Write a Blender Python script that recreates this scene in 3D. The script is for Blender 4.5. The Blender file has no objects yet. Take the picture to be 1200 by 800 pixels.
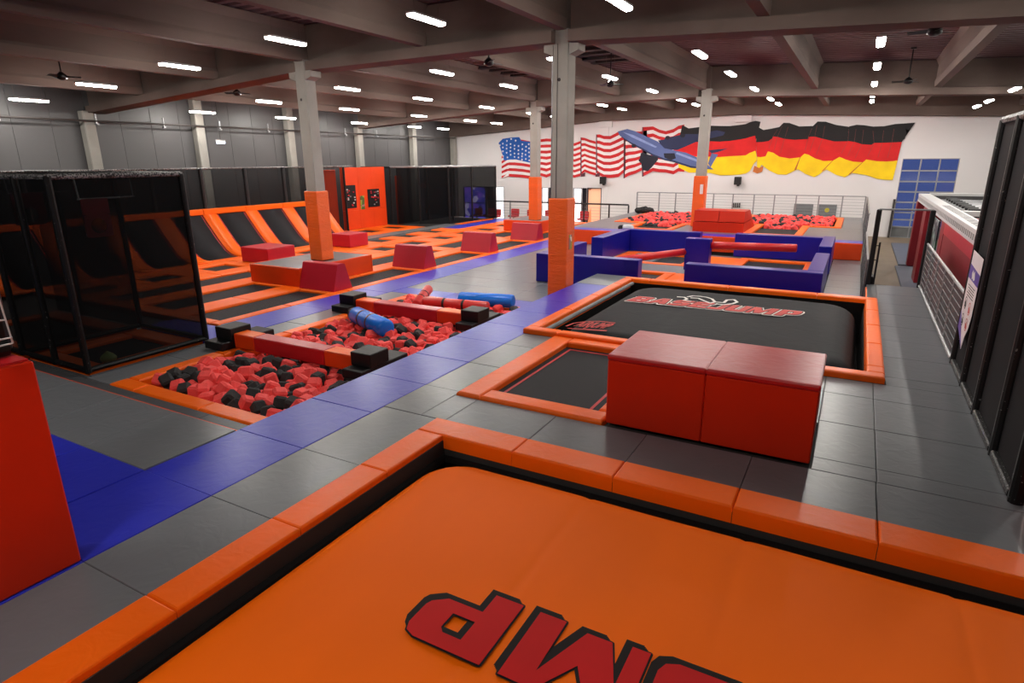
import bpy, bmesh, math, random
from mathutils import Vector, Matrix
random.seed(7)
SC = bpy.context.scene
COL = SC.collection
# ---------------------------------------------------------------- camera
cam_d = bpy.data.cameras.new('camera'); cam = bpy.data.objects.new('camera', cam_d); COL.objects.link(cam)
cam_d.sensor_width = 36.0; cam_d.lens = 36.0 * 713.87 / 1200.0; cam_d.clip_start = 0.05; cam_d.clip_end = 200
_p, _y, _r = 0.2890018, 0.5065324, -0.0068313
_fw = Vector((-math.sin(_y) * math.cos(_p), math.cos(_y) * math.cos(_p), -math.sin(_p)))
_rt = Vector((math.cos(_y), math.sin(_y), 0)); _up = _rt.cross(_fw)
_R = _rt * math.cos(_r) + _up * math.sin(_r); _U = -_rt * math.sin(_r) + _up * math.cos(_r)
cam.matrix_world = Matrix(((_R.x, _U.x, -_fw.x, 0), (_R.y, _U.y, -_fw.y, 0), (_R.z, _U.z, -_fw.z, 3.0), (0, 0, 0, 1)))
SC.camera = cam
# ---------------------------------------------------------------- world: dusk outside the gate
world = bpy.data.worlds.new('dusk'); SC.world = world; world.use_nodes = True
_bg = world.node_tree.nodes['Background']; _bg.inputs['Color'].default_value = (0.13, 0.18, 0.40, 1); _bg.inputs['Strength'].default_value = 0.7
# ---------------------------------------------------------------- exposure
SC.view_settings.view_transform = 'Standard'; SC.view_settings.look = 'None'
SC.view_settings.exposure = 0.0; SC.view_settings.gamma = 1.0; SC.view_settings.use_curve_mapping = False
LAMP = 165.0          # radiance of the LED battens
LOW = -0.45           # level of the sunk courts; the main deck is 0, the hall floor -1

# ---------------------------------------------------------------- materials
def lin(c):
    return tuple((v / 255 / 12.92 if v / 255 <= 0.04045 else ((v / 255 + 0.055) / 1.055) ** 2.4) for v in c) + (1.0,)
def new_mat(name):
    m = bpy.data.materials.new(name); m.use_nodes = True
    nt = m.node_tree; return m, nt, nt.nodes['Principled BSDF']
def mat(name, rgb, rough=0.5, var=0.12, scale=3.0, bump=0.0, bscale=8.0, metal=0.0, spec=0.5, emit=None, stretch=(1, 1, 1)):
    m, nt, b = new_mat(name); N, L = nt.nodes, nt.links
    geo = N.new('ShaderNodeNewGeometry'); mp = N.new('ShaderNodeMapping'); mp.inputs['Scale'].default_value = stretch
    L.new(geo.outputs['Position'], mp.inputs['Vector'])
    n = N.new('ShaderNodeTexNoise'); n.inputs['Scale'].default_value = scale; n.inputs['Detail'].default_value = 5
    L.new(mp.outputs['Vector'], n.inputs['Vector'])
    cr = N.new('ShaderNodeValToRGB'); c = lin(rgb)
    cr.color_ramp.elements[0].position = 0.3; cr.color_ramp.elements[1].position = 0.7
    cr.color_ramp.elements[0].color = tuple(max(0, v * (1 - var)) for v in c[:3]) + (1,)
    cr.color_ramp.elements[1].color = tuple(min(1, v * (1 + var)) for v in c[:3]) + (1,)
    L.new(n.outputs['Fac'], cr.inputs['Fac']); L.new(cr.outputs['Color'], b.inputs['Base Color'])
    b.inputs['Roughness'].default_value = rough; b.inputs['Metallic'].default_value = metal
    b.inputs['Specular IOR Level'].default_value = spec
    if bump:
        n2 = N.new('ShaderNodeTexNoise'); n2.inputs['Scale'].default_value = bscale; n2.inputs['Detail'].default_value = 3; n2.inputs['Distortion'].default_value = 1.2
        L.new(mp.outputs['Vector'], n2.inputs['Vector'])
        bp = N.new('ShaderNodeBump'); bp.inputs['Strength'].default_value = bump; bp.inputs['Distance'].default_value = 0.02
        L.new(n2.outputs['Fac'], bp.inputs['Height']); L.new(bp.outputs['Normal'], b.inputs['Normal'])
    if emit:
        b.inputs['Emission Color'].default_value = lin(emit[0]); b.inputs['Emission Strength'].default_value = emit[1]
    return m
def vinyl(name, rgb, rough=0.36, bump=0.25, spec=0.4):
    return mat(name, rgb, rough, 0.05, 1.3, bump, 5.0, spec=spec)
def net_mat(name, rgb, cover):
    m, nt, b = new_mat(name); N, L = nt.nodes, nt.links
    b.inputs['Base Color'].default_value = lin(rgb); b.inputs['Roughness'].default_value = 0.8; b.inputs['Specular IOR Level'].default_value = 0.1
    t = N.new('ShaderNodeBsdfTransparent'); mx = N.new('ShaderNodeMixShader'); mx.inputs[0].default_value = cover
    L.new(t.outputs[0], mx.inputs[1]); L.new(b.outputs[0], mx.inputs[2]); L.new(mx.outputs[0], N['Material Output'].inputs['Surface'])
    return m
def emit_mat(name, rgb, strength):
    m, nt, b = new_mat(name); N, L = nt.nodes, nt.links
    e = N.new('ShaderNodeEmission'); e.inputs['Color'].default_value = lin(rgb); e.inputs['Strength'].default_value = strength
    L.new(e.outputs[0], N['Material Output'].inputs['Surface']); return m
def patch_mat(name, cols, scale, strength=0.0, stretch=(1, 1, 1)):
    """blotches of flat colour (posters, screens, lit rooms behind a pane)"""
    m, nt, b = new_mat(name); N, L = nt.nodes, nt.links
    geo = N.new('ShaderNodeNewGeometry'); mp = N.new('ShaderNodeMapping'); mp.inputs['Scale'].default_value = stretch
    v = N.new('ShaderNodeTexVoronoi'); v.inputs['Scale'].default_value = scale
    sp = N.new('ShaderNodeSeparateColor'); cr = N.new('ShaderNodeValToRGB'); cr.color_ramp.interpolation = 'CONSTANT'
    L.new(geo.outputs['Position'], mp.inputs['Vector']); L.new(mp.outputs['Vector'], v.inputs['Vector'])
    L.new(v.outputs['Color'], sp.inputs[0]); L.new(sp.outputs[0], cr.inputs['Fac'])
    el = cr.color_ramp.elements
    while len(el) < len(cols): el.new(0.5)
    acc = 0
    for e, (c, w) in zip(el, cols):
        e.position = acc; e.color = lin(c); acc += w
    L.new(cr.outputs['Color'], b.inputs['Base Color']); b.inputs['Roughness'].default_value = 0.5
    if strength:
        L.new(cr.outputs['Color'], b.inputs['Emission Color']); b.inputs['Emission Strength'].default_value = strength
    return m
def rail_mat(name, dark, light, freq, share):
    """padded tube with lacing wound round it"""
    m, nt, b = new_mat(name); N, L = nt.nodes, nt.links
    geo = N.new('ShaderNodeNewGeometry'); n = N.new('ShaderNodeTexNoise'); n.inputs['Scale'].default_value = freq; n.inputs['Detail'].default_value = 1
    cr = N.new('ShaderNodeValToRGB'); cr.color_ramp.interpolation = 'CONSTANT'
    cr.color_ramp.elements[0].color = lin(dark); cr.color_ramp.elements[1].position = share; cr.color_ramp.elements[1].color = lin(light)
    L.new(geo.outputs['Position'], n.inputs['Vector']); L.new(n.outputs['Fac'], cr.inputs['Fac']); L.new(cr.outputs['Color'], b.inputs['Base Color'])
    b.inputs['Roughness'].default_value = 0.45; b.inputs['Specular IOR Level'].default_value = 0.3
    return m
M = dict(
    orange=vinyl('orange_vinyl', (246, 102, 12), 0.36, 0.3, 0.25), redorange=vinyl('red_orange_vinyl', (222, 66, 12), 0.42, 0.2),
    red=vinyl('red_vinyl', (188, 28, 34), 0.34, 0.25), crimson=vinyl('crimson_vinyl', (176, 22, 42), 0.4, 0.2),
    blue=vinyl('blue_vinyl', (40, 46, 172), 0.32, 0.2), shaded_blue=vinyl('shaded_blue_vinyl', (18, 20, 132), 0.3, 0.12),  # second one: the same blue vinyl, darkened for the shaded pen wall faces
    grey=vinyl('grey_vinyl', (104, 106, 110), 0.3, 0.2), darkgrey=vinyl('dark_grey_vinyl', (74, 75, 78), 0.4, 0.15),
    black=vinyl('black_vinyl', (22, 22, 24), 0.5, 0.2, 0.3), blackbag=mat('black_airbag_cloth', (24, 24, 27), 0.6, 0.08, 1.2, 0.3, 2.5, spec=0.1),
    vermilion=vinyl('vermilion_vinyl', (206, 40, 8), 0.5, 0.12, 0.25), padorange=mat('wrinkled_orange_padding', (236, 96, 22), 0.38, 0.05, 1.3, 0.9, 7.0, stretch=(.6, .6, 3.2)),
    orangebag=mat('orange_airbag_cloth', (250, 108, 0), 0.6, 0.05, 0.8, 0.2, 2.2, stretch=(1, .35, 1), spec=0.12),
    bed=mat('jump_bed_mesh', (33, 33, 36), 0.65, 0.15, 60, 0.2, 120, spec=0.15), redline=mat('red_line', (190, 40, 44), 0.6),
    concrete=mat('concrete', (150, 146, 139), 0.85, 0.12, 1.4, 0.3, 18), beam=mat('beam_concrete', (104, 89, 82), 0.9, 0.16, 0.9, 0.2, 9, stretch=(1, .35, 1.6)),
    deckroof=mat('roof_sheet', (104, 78, 80), 0.6, 0.08, 0.6), hatch=mat('hatch_frame', (46, 38, 38), 0.7),
    slab=mat('hall_floor', (128, 112, 92), 0.55, 0.12, 1.5), frame_under=mat('deck_frame', (40, 38, 38), 0.8),
    panel=mat('grey_wall_panel', (76, 74, 75), 0.45, 0.05, 0.5), white=mat('white_wall_paint', (226, 222, 222), 0.8, 0.02, 0.6),
    steel=mat('galvanised_steel', (150, 150, 152), 0.4, 0.1, 6, metal=0.6), darkpipe=mat('dark_steel_pipe', (58, 52, 50), 0.5),
    blacksteel=mat('black_steel', (20, 20, 22), 0.4), whitesteel=mat('white_truss_steel', (200, 198, 198), 0.4, 0.05),
    housing=mat('lamp_housing', (190, 190, 190), 0.5), led=emit_mat('led', (255, 250, 242), LAMP),
    net=net_mat('black_net', (11, 11, 13), 0.77), net_hall=net_mat('hall_net', (12, 12, 14), 0.78), net_dense=net_mat('dense_black_net', (40, 38, 40), 0.9), net_thin=net_mat('ramp_net', (20, 20, 22), 0.5),
    wire=net_mat('grey_wire_mesh', (96, 94, 96), 0.5), wire_thin=net_mat('rail_wire_mesh', (175, 172, 175), 0.22),
    lace_black=rail_mat('laced_black_padding', (13, 13, 14), (120, 118, 116), 30, 0.74), lace_foot=rail_mat('laced_foot_padding', (18, 18, 19), (150, 148, 148), 55, 0.66), lace_grey=rail_mat('laced_grey_rail', (30, 30, 31), (140, 138, 138), 34, 0.5),
    foam_red=mat('red_foam', (244, 76, 72), 0.75, 0.1, 5, 0.4, 30), foam_black=mat('black_foam', (40, 39, 40), 0.8, 0.15, 5, 0.4, 30),
    pitdark=mat('pit_lining', (18, 16, 16), 0.9, spec=0.1), rollblue=mat('blue_roll_vinyl', (16, 118, 232), 0.25, 0.05, 2, 0.2, 6), rollred=mat('red_roll_vinyl', (206, 52, 50), 0.3, 0.06, 2, 0.3, 6),
    strap=mat('black_strap', (16, 16, 18), 0.6), ball=mat('green_ball', (150, 172, 100), 0.5),
    letter_red=mat('printed_red', (196, 22, 22), 0.6, 0.06, 2, spec=0.15), letter_black=mat('printed_black', (30, 25, 24), 0.65, spec=0.15), letter_white=mat('printed_white', (226, 222, 216), 0.6), letter_rust=mat('printed_rust', (188, 46, 38), 0.6),
    m_red=mat('mural_red', (198, 30, 36), 0.75, 0.1, 1.5), m_white=mat('mural_white', (232, 226, 226), 0.75, 0.05, 2), m_blue=mat('mural_blue', (20, 88, 176), 0.75, 0.12, 1.5),
    m_black=mat('mural_black', (26, 24, 26), 0.75, 0.1, 2), m_drot=mat('mural_scarlet', (214, 26, 28), 0.75, 0.1, 1.6), m_gold=mat('mural_gold', (250, 208, 12), 0.75, 0.1, 1.6), m_brown=mat('mural_brown', (196, 110, 50), 0.75),
    m_fold=mat('mural_fold', (92, 50, 62), 0.75), m_hi=mat('mural_highlight', (150, 70, 62), 0.75),
    m_p1=mat('mural_plane_blue', (92, 108, 160), 0.75, 0.12, 1), m_p2=mat('mural_plane_navy', (44, 52, 86), 0.75, 0.12, 1), m_p3=mat('mural_plane_dark', (32, 32, 48), 0.75, 0.1, 1), m_p4=mat('mural_plane_light', (142, 162, 210), 0.75),
    lit_white=patch_mat('lit_room', [((255, 252, 250), .7), ((250, 226, 232), .15), ((232, 240, 255), .15)], 2.2, 2.0), lit_violet=patch_mat('lit_arcade', [((96, 84, 206), .35), ((70, 66, 190), .25), ((196, 186, 246), .15), ((120, 84, 220), .15), ((30, 30, 80), .1)], 2.6, 2.4),
    lit_orange=patch_mat('lit_doorway', [((240, 176, 140), .6), ((226, 130, 80), .2), ((150, 84, 56), .2)], 1.4, 0.6, (1, 1, .6)),
    dark=mat('dark_door', (34, 32, 42), 0.5), gate=mat('gate_frame', (146, 146, 150), 0.5), boxgrey=mat('grey_board', (112, 114, 116), 0.6), yellow=mat('yellow_mark', (196, 182, 50), 0.6),
    poster=patch_mat('hold_poster', [((22, 20, 22), .62), ((150, 130, 124), .14), ((150, 48, 42), .14), ((76, 90, 70), .1)], 9.0), notice=patch_mat('notice_print', [((150, 160, 60), .3), ((226, 220, 206), .25), ((70, 96, 40), .25), ((160, 120, 120), .2)], 5.5),
    sign=mat('white_banner', (226, 214, 216), 0.5, 0.03), violet=mat('violet_print', (84, 62, 150), 0.5), screen=patch_mat('vending_front', [((24, 34, 60), .3), ((40, 84, 60), .25), ((150, 160, 160), .2), ((16, 26, 40), .25)], 6.0),
    redpaint=mat('dark_red_paint', (132, 14, 28), 0.45, 0.06, 1), rubber=mat('grey_rubber_mat', (92, 98, 112), 0.5, 0.06, 2), speaker=mat('speaker_black', (18, 18, 19), 0.6), cloth=mat('black_cloth', (24, 24, 26), 0.8), pale=mat('pale_cloth', (196, 198, 200), 0.6), seatred=mat('seat_red', (180, 40, 48), 0.6),
)
def glass_mat():
    m, nt, b = new_mat('gate_glass'); N, L = nt.nodes, nt.links
    t = N.new('ShaderNodeBsdfTransparent'); t.inputs[0].default_value = (.8, .85, 1, 1)
    g = N.new('ShaderNodeBsdfGlossy'); g.inputs['Roughness'].default_value = 0.08; mx = N.new('ShaderNodeMixShader'); mx.inputs[0].default_value = 0.1
    L.new(t.outputs[0], mx.inputs[1]); L.new(g.outputs[0], mx.inputs[2]); L.new(mx.outputs[0], N['Material Output'].inputs['Surface']); return m
M['glass'] = glass_mat()

# ---------------------------------------------------------------- mesh helpers
class MB:
    """collects vertices and faces of ONE part"""
    def __init__(s): s.v, s.f, s.m = [], [], []
    def add(s, vs, fs, mi=0):
        o = len(s.v); s.v += [tuple(v) for v in vs]; s.f += [tuple(i + o for i in f) for f in fs]; s.m += [mi] * len(fs); return s
    def box(s, x0, x1, y0, y1, z0, z1, mi=0):
        return s.add([(x, y, z) for z in (z0, z1) for y in (y0, y1) for x in (x0, x1)],
                     [(0, 2, 3, 1), (4, 5, 7, 6), (0, 1, 5, 4), (2, 6, 7, 3), (0, 4, 6, 2), (1, 3, 7, 5)], mi)
    def pad(s, x0, x1, y0, y1, z0, z1, c=0.012, mi=0):
        """box with chamfered upper edges"""
        q = lambda i, z: [(x0 + i, y0 + i, z), (x1 - i, y0 + i, z), (x1 - i, y1 - i, z), (x0 + i, y1 - i, z)]
        v = q(0, z0) + q(0, z1 - c) + q(c * .35, z1 - c * .35) + q(c, z1)
        f = [(3, 2, 1, 0), (12, 13, 14, 15)]
        for k in (0, 4, 8):
            for i in range(4): j = (i + 1) % 4; f.append((k + i, k + j, k + 4 + j, k + 4 + i))
        return s.add(v, f, mi)
    def prism(s, poly, axis, a, b, mi=0):
        """poly in the plane normal to axis ('x': (y,z), 'y': (x,z), 'z': (x,y)), extruded from a to b"""
        n = len(poly)
        P = {'x': lambda p, t: (t, p[0], p[1]), 'y': lambda p, t: (p[0], t, p[1]), 'z': lambda p, t: (p[0], p[1], t)}[axis]
        v = [P(p, a) for p in poly] + [P(p, b) for p in poly]
        return s.add(v, [tuple(range(n - 1, -1, -1)), tuple(range(n, 2 * n))] + [(i, (i + 1) % n, n + (i + 1) % n, n + i) for i in range(n)], mi)
    def tube(s, p0, p1, r, n=8, mi=0, r1=None):
        p0, p1 = Vector(p0), Vector(p1); d = (p1 - p0).normalized(); a = d.orthogonal().normalized(); b = d.cross(a); r1 = r if r1 is None else r1
        v = [p0 + (a * math.cos(t) + b * math.sin(t)) * r for t in [2 * math.pi * i / n for i in range(n)]] + [p1 + (a * math.cos(t) + b * math.sin(t)) * r1 for t in [2 * math.pi * i / n for i in range(n)]]
        return s.add(v, [tuple(range(n - 1, -1, -1)), tuple(range(n, 2 * n))] + [(i, (i + 1) % n, n + (i + 1) % n, n + i) for i in range(n)], mi)
    def lathe(s, p0, p1, prof, n=16, mi=0):
        """profile of (share along axis, radius) turned about the axis p0-p1"""
        p0, p1 = Vector(p0), Vector(p1); ax = p1 - p0; d = ax.normalized(); a = d.orthogonal().normalized(); b = d.cross(a); v, f = [], []
        for t, r in prof: v += [p0 + ax * t + (a * math.cos(2 * math.pi * i / n) + b * math.sin(2 * math.pi * i / n)) * r for i in range(n)]
        for k in range(len(prof) - 1):
            for i in range(n): j = (i + 1) % n; f.append((k * n + i, k * n + j, (k + 1) * n + j, (k + 1) * n + i))
        f += [tuple(range(n - 1, -1, -1)), tuple(range((len(prof) - 1) * n, len(prof) * n))]
        return s.add(v, f, mi)
    def rbox(s, x0, x1, y0, y1, z0, z1, c=0.03, seg=2, mi=0):
        bm = bmesh.new(); bmesh.ops.create_cube(bm, size=1)
        for v in bm.verts: v.co = ((x0 + x1) / 2 + v.co.x * (x1 - x0), (y0 + y1) / 2 + v.co.y * (y1 - y0), (z0 + z1) / 2 + v.co.z * (z1 - z0))
        bmesh.ops.bevel(bm, geom=bm.edges[:], offset=c, segments=seg, profile=0.5, affect='EDGES')
        bm.verts.ensure_lookup_table(); vs = [v.co[:] for v in bm.verts]; fs = [tuple(v.index for v in f.verts) for f in bm.faces]; bm.free()
        return s.add(vs, fs, mi)
    def mesh(s, name, off=(0, 0, 0), smooth=False):
        me = bpy.data.meshes.new(name); ox, oy, oz = off
        me.from_pydata([(x - ox, y - oy, z - oz) for x, y, z in s.v], [], s.f)
        for p, i in zip(me.polygons, s.m): p.material_index = i; p.use_smooth = smooth
        me.update(); return me
    def base(s):
        xs, ys, zs = zip(*s.v); return ((min(xs) + max(xs)) / 2, (min(ys) + max(ys)) / 2, min(zs))
def tag(o, label=None, cat=None, group=None, kind=None):
    for k, v in (('label', label), ('category', cat), ('group', group), ('kind', kind)):
        if v: o[k] = v
    return o
def put(name, mb, mats, parent=None, smooth=False, label=None, cat=None, group=None, kind=None):
    """one mesh object from world-space shapes; origin at its base"""
    b = mb.base() if isinstance(mb, MB) else (0, 0, 0)
    me = mb.mesh(name, b, smooth) if isinstance(mb, MB) else mb
    for m_ in (mats if isinstance(mats, (list, tuple)) else [mats]): me.materials.append(M[m_] if isinstance(m_, str) else m_)
    o = bpy.data.objects.new(name, me); COL.objects.link(o); o.location = b
    if parent is not None:
        o.parent = parent; o.location = Vector(b) - WORLD[parent.name]
    WORLD[o.name] = Vector(b)
    return tag(o, label, cat, group, kind)
WORLD = {}
def thing(name, loc, label=None, cat=None, group=None, kind=None):
    o = bpy.data.objects.new(name, None); COL.objects.link(o); o.location = loc; o.empty_display_size = 0.2
    WORLD[o.name] = Vector(loc); return tag(o, label, cat, group, kind)
def rects(x0, x1, y0, y1, holes):
    """the rectangle without its holes, as rectangles"""
    xs = sorted({x0, x1, *[v for h in holes for v in h[:2] if x0 < v < x1]}); ys = sorted({y0, y1, *[v for h in holes for v in h[2:] if y0 < v < y1]}); out = []
    for j in range(len(ys) - 1):
        run = None
        for i in range(len(xs) - 1):
            cx, cy = (xs[i] + xs[i + 1]) / 2, (ys[j] + ys[j + 1]) / 2
            if any(h[0] < cx < h[1] and h[2] < cy < h[3] for h in holes):
                if run: out.append(run); run = None
            else: run = (run[0], xs[i + 1], ys[j], ys[j + 1]) if run else (xs[i], xs[i + 1], ys[j], ys[j + 1])
        if run: out.append(run)
    return out
def steps(a, b, d, start=None):
    """cut points from a to b every d, counted from start"""
    s = a if start is None else start; k = math.ceil((a - s) / d + 1e-6); pts = [a]
    while s + k * d < b - 0.25:
        if s + k * d > a + 0.25: pts.append(s + k * d)
        k += 1
    return pts + [b]
def mats_on(parent, x0, x1, y0, y1, z, m, dx, dy, sx=None, sy=None, t=0.05):
    X, Y = steps(x0, x1, dx, sx), steps(y0, y1, dy, sy)
    for i in range(len(X) - 1):
        for j in range(len(Y) - 1):
            put('floor_mat', MB().pad(X[i] + .002, X[i + 1] - .002, Y[j] + .002, Y[j + 1] - .002, z - t, z - random.uniform(0, .004), 0.007), m, parent)

# ================================================================ THE HALL
GX = [(-25.6, 4.76), (-14.2, 5.45), (-6.2, 5.50), (2.0, 5.15), (10.0, 4.80)]
def gz(x):
    for (a, za), (b, zb) in zip(GX, GX[1:]):
        if x <= b or b == 10.0: return za + (zb - za) * (x - a) / (b - a)
def roof(x): return gz(x) + 1.2
fl = put('floor', MB().box(-25.9, 10.2, -6.2, 38.1, -1.2, -1.0), 'slab', kind='structure')
# roof: ribbed sheet spanning between the beams
ce = MB(); ys = []; y = -6.2
while y < 38.0:
    ys += [(y, 0), (y + .16, 0), (y + .19, .07), (y + .34, .07)]; y += .37
xs = [-25.9] + [g[0] for g in GX[1:-1]] + [10.2]
ce.v = [(x, yy, roof(x) + dz) for yy, dz in ys for x in xs]; nx = len(xs)
ce.f = [(k * nx + i, (k + 1) * nx + i, (k + 1) * nx + i + 1, k * nx + i + 1) for k in range(len(ys) - 1) for i in range(nx - 1)]; ce.m = [0] * len(ce.f)
ceil = thing('ceiling', (0, 0, 5), kind='structure'); put('roof_sheet', ce, 'deckroof', ceil)
put('roof_cover', MB().add([(x, yy, roof(x) + dz) for dz in (.12, .3) for yy in (-6.2, 38.1) for x in xs],
    [(i, i + 1, nx + i + 1, nx + i) for i in range(nx - 1)] + [(2 * nx + i, 3 * nx + i, 3 * nx + i + 1, 2 * nx + i + 1) for i in range(nx - 1)]), 'deckroof', ceil)
for gy in (-1.0, 13.75, 28.1):                                       # inverted-T girders across the hall
    for (a, za), (b, zb) in zip(GX, GX[1:]):
        m_ = MB()
        for y0, y1, d0, d1 in ((-.34, .34, 0, .24), (-.19, .19, .24, 1.16)):
            A_, B_ = a + (0 if a == 2 else .2), b - (0 if b == 2 else .2)
            m_.add([(x, gy + yy, gz(x) + d) for d in (d0, d1) for yy in (y0, y1) for x in (A_, B_)],
                   [(0, 2, 3, 1), (4, 5, 7, 6), (0, 1, 5, 4), (2, 6, 7, 3), (0, 4, 6, 2), (1, 3, 7, 5)])
        put('girder', m_, 'beam', ceil)
for (a, za), (b, zb) in zip(GX, GX[1:]):                              # edge girder over the back wall
    put('girder', MB().add([(x, yy, gz(x) - .17 + d) for d in (0, 1.3) for yy in (37.25, 37.78) for x in (a, b)],
        [(0, 2, 3, 1), (4, 5, 7, 6), (0, 1, 5, 4), (2, 6, 7, 3), (0, 4, 6, 2), (1, 3, 7, 5)]), 'beam', ceil)
for bx in (-22, -18, -14.2, -10, -6.2, -2, 2, 6):                     # deep beams along the hall, resting on the girders
    z0 = gz(bx) + .25; z1 = roof(bx) - .02
    for y0, y1 in ((-.78, 13.53), (13.97, 27.88), (28.32, 37.2)):
        m_ = MB().prism([(bx - .11, z0), (bx + .11, z0), (bx + .13, z0 + .22), (bx + .10, z0 + .3), (bx + .10, z1 - .2), (bx + .2, z1), (bx - .2, z1), (bx - .10, z1 - .2), (bx - .10, z0 + .3), (bx - .13, z0 + .22)], 'y', y0, y1)
        put('beam', m_, 'beam', ceil)
for hx, hy in ((-8.6, 21.6), (-8.6, 23.6), (-13.2, 23.2), (-13.2, 25.0), (-8.6, 13.0 - 1.4), (-4.2, 18.6)):   # dark smoke-vent frames under the roof
    z = roof(hx)
    m_ = MB(); [m_.box(hx - 1.1, hx + 1.1, hy + k, hy + k + .3, z - .13, z - .03) for k in (-.55, .3)]; m_.box(hx - 1.1, hx - .9, hy - .55, hy + .6, z - .1, z - .02); m_.box(hx + .9, hx + 1.1, hy - .55, hy + .6, z - .1, z - .02)
    put('roof_vent', m_, 'hatch', ceil)
# left wall: sandwich panels, columns standing in front of them
wl = thing('wall_left', (-25.7, 16, -1), kind='structure')
put('wall_core', MB().box(-25.95, -25.7, -6.2, 38.1, -1, 5.98), 'panel', wl)
yy = -6.1
while yy < 37.7:
    put('wall_panel', MB().box(-25.7, -25.62, yy + .005, min(yy + 1.225, 37.78) - .005, -1, 5.95), 'panel', wl); yy += 1.225
for cy in (3.0, 8.0, 13.4, 17.9, 22.9, 27.9, 32.9, 37.5):
    m_ = MB().rbox(-25.6, -25.25, cy - .2, cy + .2, -1, 4.85 if cy in (13.4, 27.9, 37.5) else 5.9, .03, 1); put('wall_column', m_, 'concrete', wl)
for n_, (bx0, bx1, by0, by1) in (('wall_right', (10, 10.2, -6.2, 38.1)), ('wall_front', (-25.9, 10.2, -6.4, -6.2))):
    put(n_, MB().box(bx0, bx1, by0, by1, -1, 6.6), 'panel', kind='structure')
# back wall with its openings
OPEN = [(-24.9, -23.0, -.95, 1.23), (-22.95, -22.35, -1, 1.24), (-22.27, -21.5, -.9, 1.25), (-18.62, -18.1, -.9, 1.24), (-18.06, -17.7, -1, 1.24), (-16.31, -15.69, -.9, 1.25), (-15.65, -15.37, -1, 1.25), (-15.33, -14.34, -1, 1.27), (1.76, 4.15, -1, 2.95)]
wb = thing('wall_back', (-8, 37.8, -1), kind='structure'); m_ = MB()
for a, b, c, d in rects(-25.9, 10.2, -1, 4.6, OPEN): m_.box(a, b, 37.8, 38.1, c, d)
m_.prism([(-25.9, 4.6)] + [(10.2, 4.6)] + [(x, roof(x) + .1) for x in reversed(xs)], 'y', 37.8, 38.1)
put('wall_surface', m_, 'white', wb)
for cx, tz in ((-14.2, 5.27), (-6.1, 5.3)):
    put('wall_column', MB().box(cx - .2, cx + .2, 37.765, 37.8, -1, tz - .35).box(cx - .42, cx + .42, 37.6, 37.8, tz - .35, tz), 'white', wb)
def opening(name, o, fill, bars=(), frame='gate'):
    a, b, c, d = o; w = thing(name, ((a + b) / 2, 37.8, c), kind='structure'); f = MB(); t = .05
    f.box(a, a + t, 37.76, 37.95, c, d).box(b - t, b, 37.76, 37.95, c, d).box(a + t, b - t, 37.76, 37.95, d - t, d)
    for z in bars: f.box(a + t, b - t, 37.8, 37.9, z - .02, z + .02)
    put('frame', f, frame, w); put('pane', MB().box(a + t, b - t, 37.9, 37.93, c + .005, d - t), fill, w)
opening('window_1', OPEN[0], 'lit_violet', (.1,), 'dark'); opening('door_1', OPEN[1], 'dark', (), 'dark'); opening('window_2', OPEN[2], 'lit_white')
opening('window_3', OPEN[3], 'lit_white', (.35,)); opening('door_2', OPEN[4], 'dark', (), 'dark'); opening('window_4', OPEN[5], 'lit_white', (.35,)); opening('door_3', OPEN[6], 'dark', (), 'dark'); opening('door_4', OPEN[7], 'lit_orange', (), 'dark')
# glazed sectional gate
gt = thing('door_5', (2.95, 37.8, -1), kind='structure'); rows = [-1, -.45, -.08, .28, .8, 1.32, 1.83, 2.36, 2.95]; colx = [1.76, 2.56, 3.36, 4.15]; f = MB()
for x in colx: f.box(x - .03 + (.03 if x == 1.76 else 0), x + .03 - (.03 if x == 4.15 else 0), 37.8, 37.9, -1, 2.95)
for z in rows: f.box(1.76, 4.15, 37.79, 37.91, max(-1, z - .035), min(2.95, z + .035))
put('gate_frame', f, 'gate', gt); put('bottom_panel', MB().box(1.79, 4.12, 37.83, 37.88, -.97, -.48), 'boxgrey', gt); put('side_post', MB().box(1.64, 1.74, 37.55, 37.8, -1, .95), 'darkpipe', gt)
for i in range(3):
    for k in range(1, 8): put('pane', MB().box(colx[i] + .03, colx[i + 1] - .03, 37.84, 37.86, rows[k] + .035, rows[k + 1] - .035), 'glass', gt)
# free-standing columns with orange padding
def column(x, y, zb, zt, w=.2, label=None, conduit=False):
    c = thing('column', (x, y, zb), kind='structure'); top = gz(x)
    s = MB().rbox(x - w, x + w, y - w, y + w, zb, top + .3, .025, 1); put('shaft', s, 'concrete', c)
    put('shaft_head', MB().box(x - .12, x + .12, y - w, y + w, top + .3, top + 1.15), 'beam', c)
    k = MB(); [k.prism([(x + s_ * w, top), (x + s_ * (w + .22), top), (x + s_ * (w + .22), top - .16), (x + s_ * w, top - .24)][::s_], 'y', y - .2, y + .2) for s_ in (1, -1)]; put('corbel', k, 'concrete', c)
    if conduit: put('conduit', MB().tube((x - w - .02, y - w + .05, zb + 2), (x - w - .02, y - w + .05, top + .1), .02), 'steel', c); put('conduit', MB().tube((x - .07, y - w - .01, zb + 2), (x - .07, y - w - .01, top), .006, 5), 'hatch', c)
    put('lifting_hole', MB().tube((x - .03, y - w - .004, top - .75), (x - .03, y - w + .02, top - .75), .04, 10), 'hatch', c)
    p = MB().rbox(x - w - .05, x + w + .05, y - w - .05, y + w + .05, zb, zt, .03, 2); put('column_padding', p, 'padorange', c)
    return c
column(-14.25, 13.62, .1, 2.16); c2_ = column(-6.26, 13.83, LOW, 2.12, .2, conduit=True); column(-14.2, 28.1, .1, 2.2); c4_ = column(-6.05, 27.9, .15, 2.3)
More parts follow.
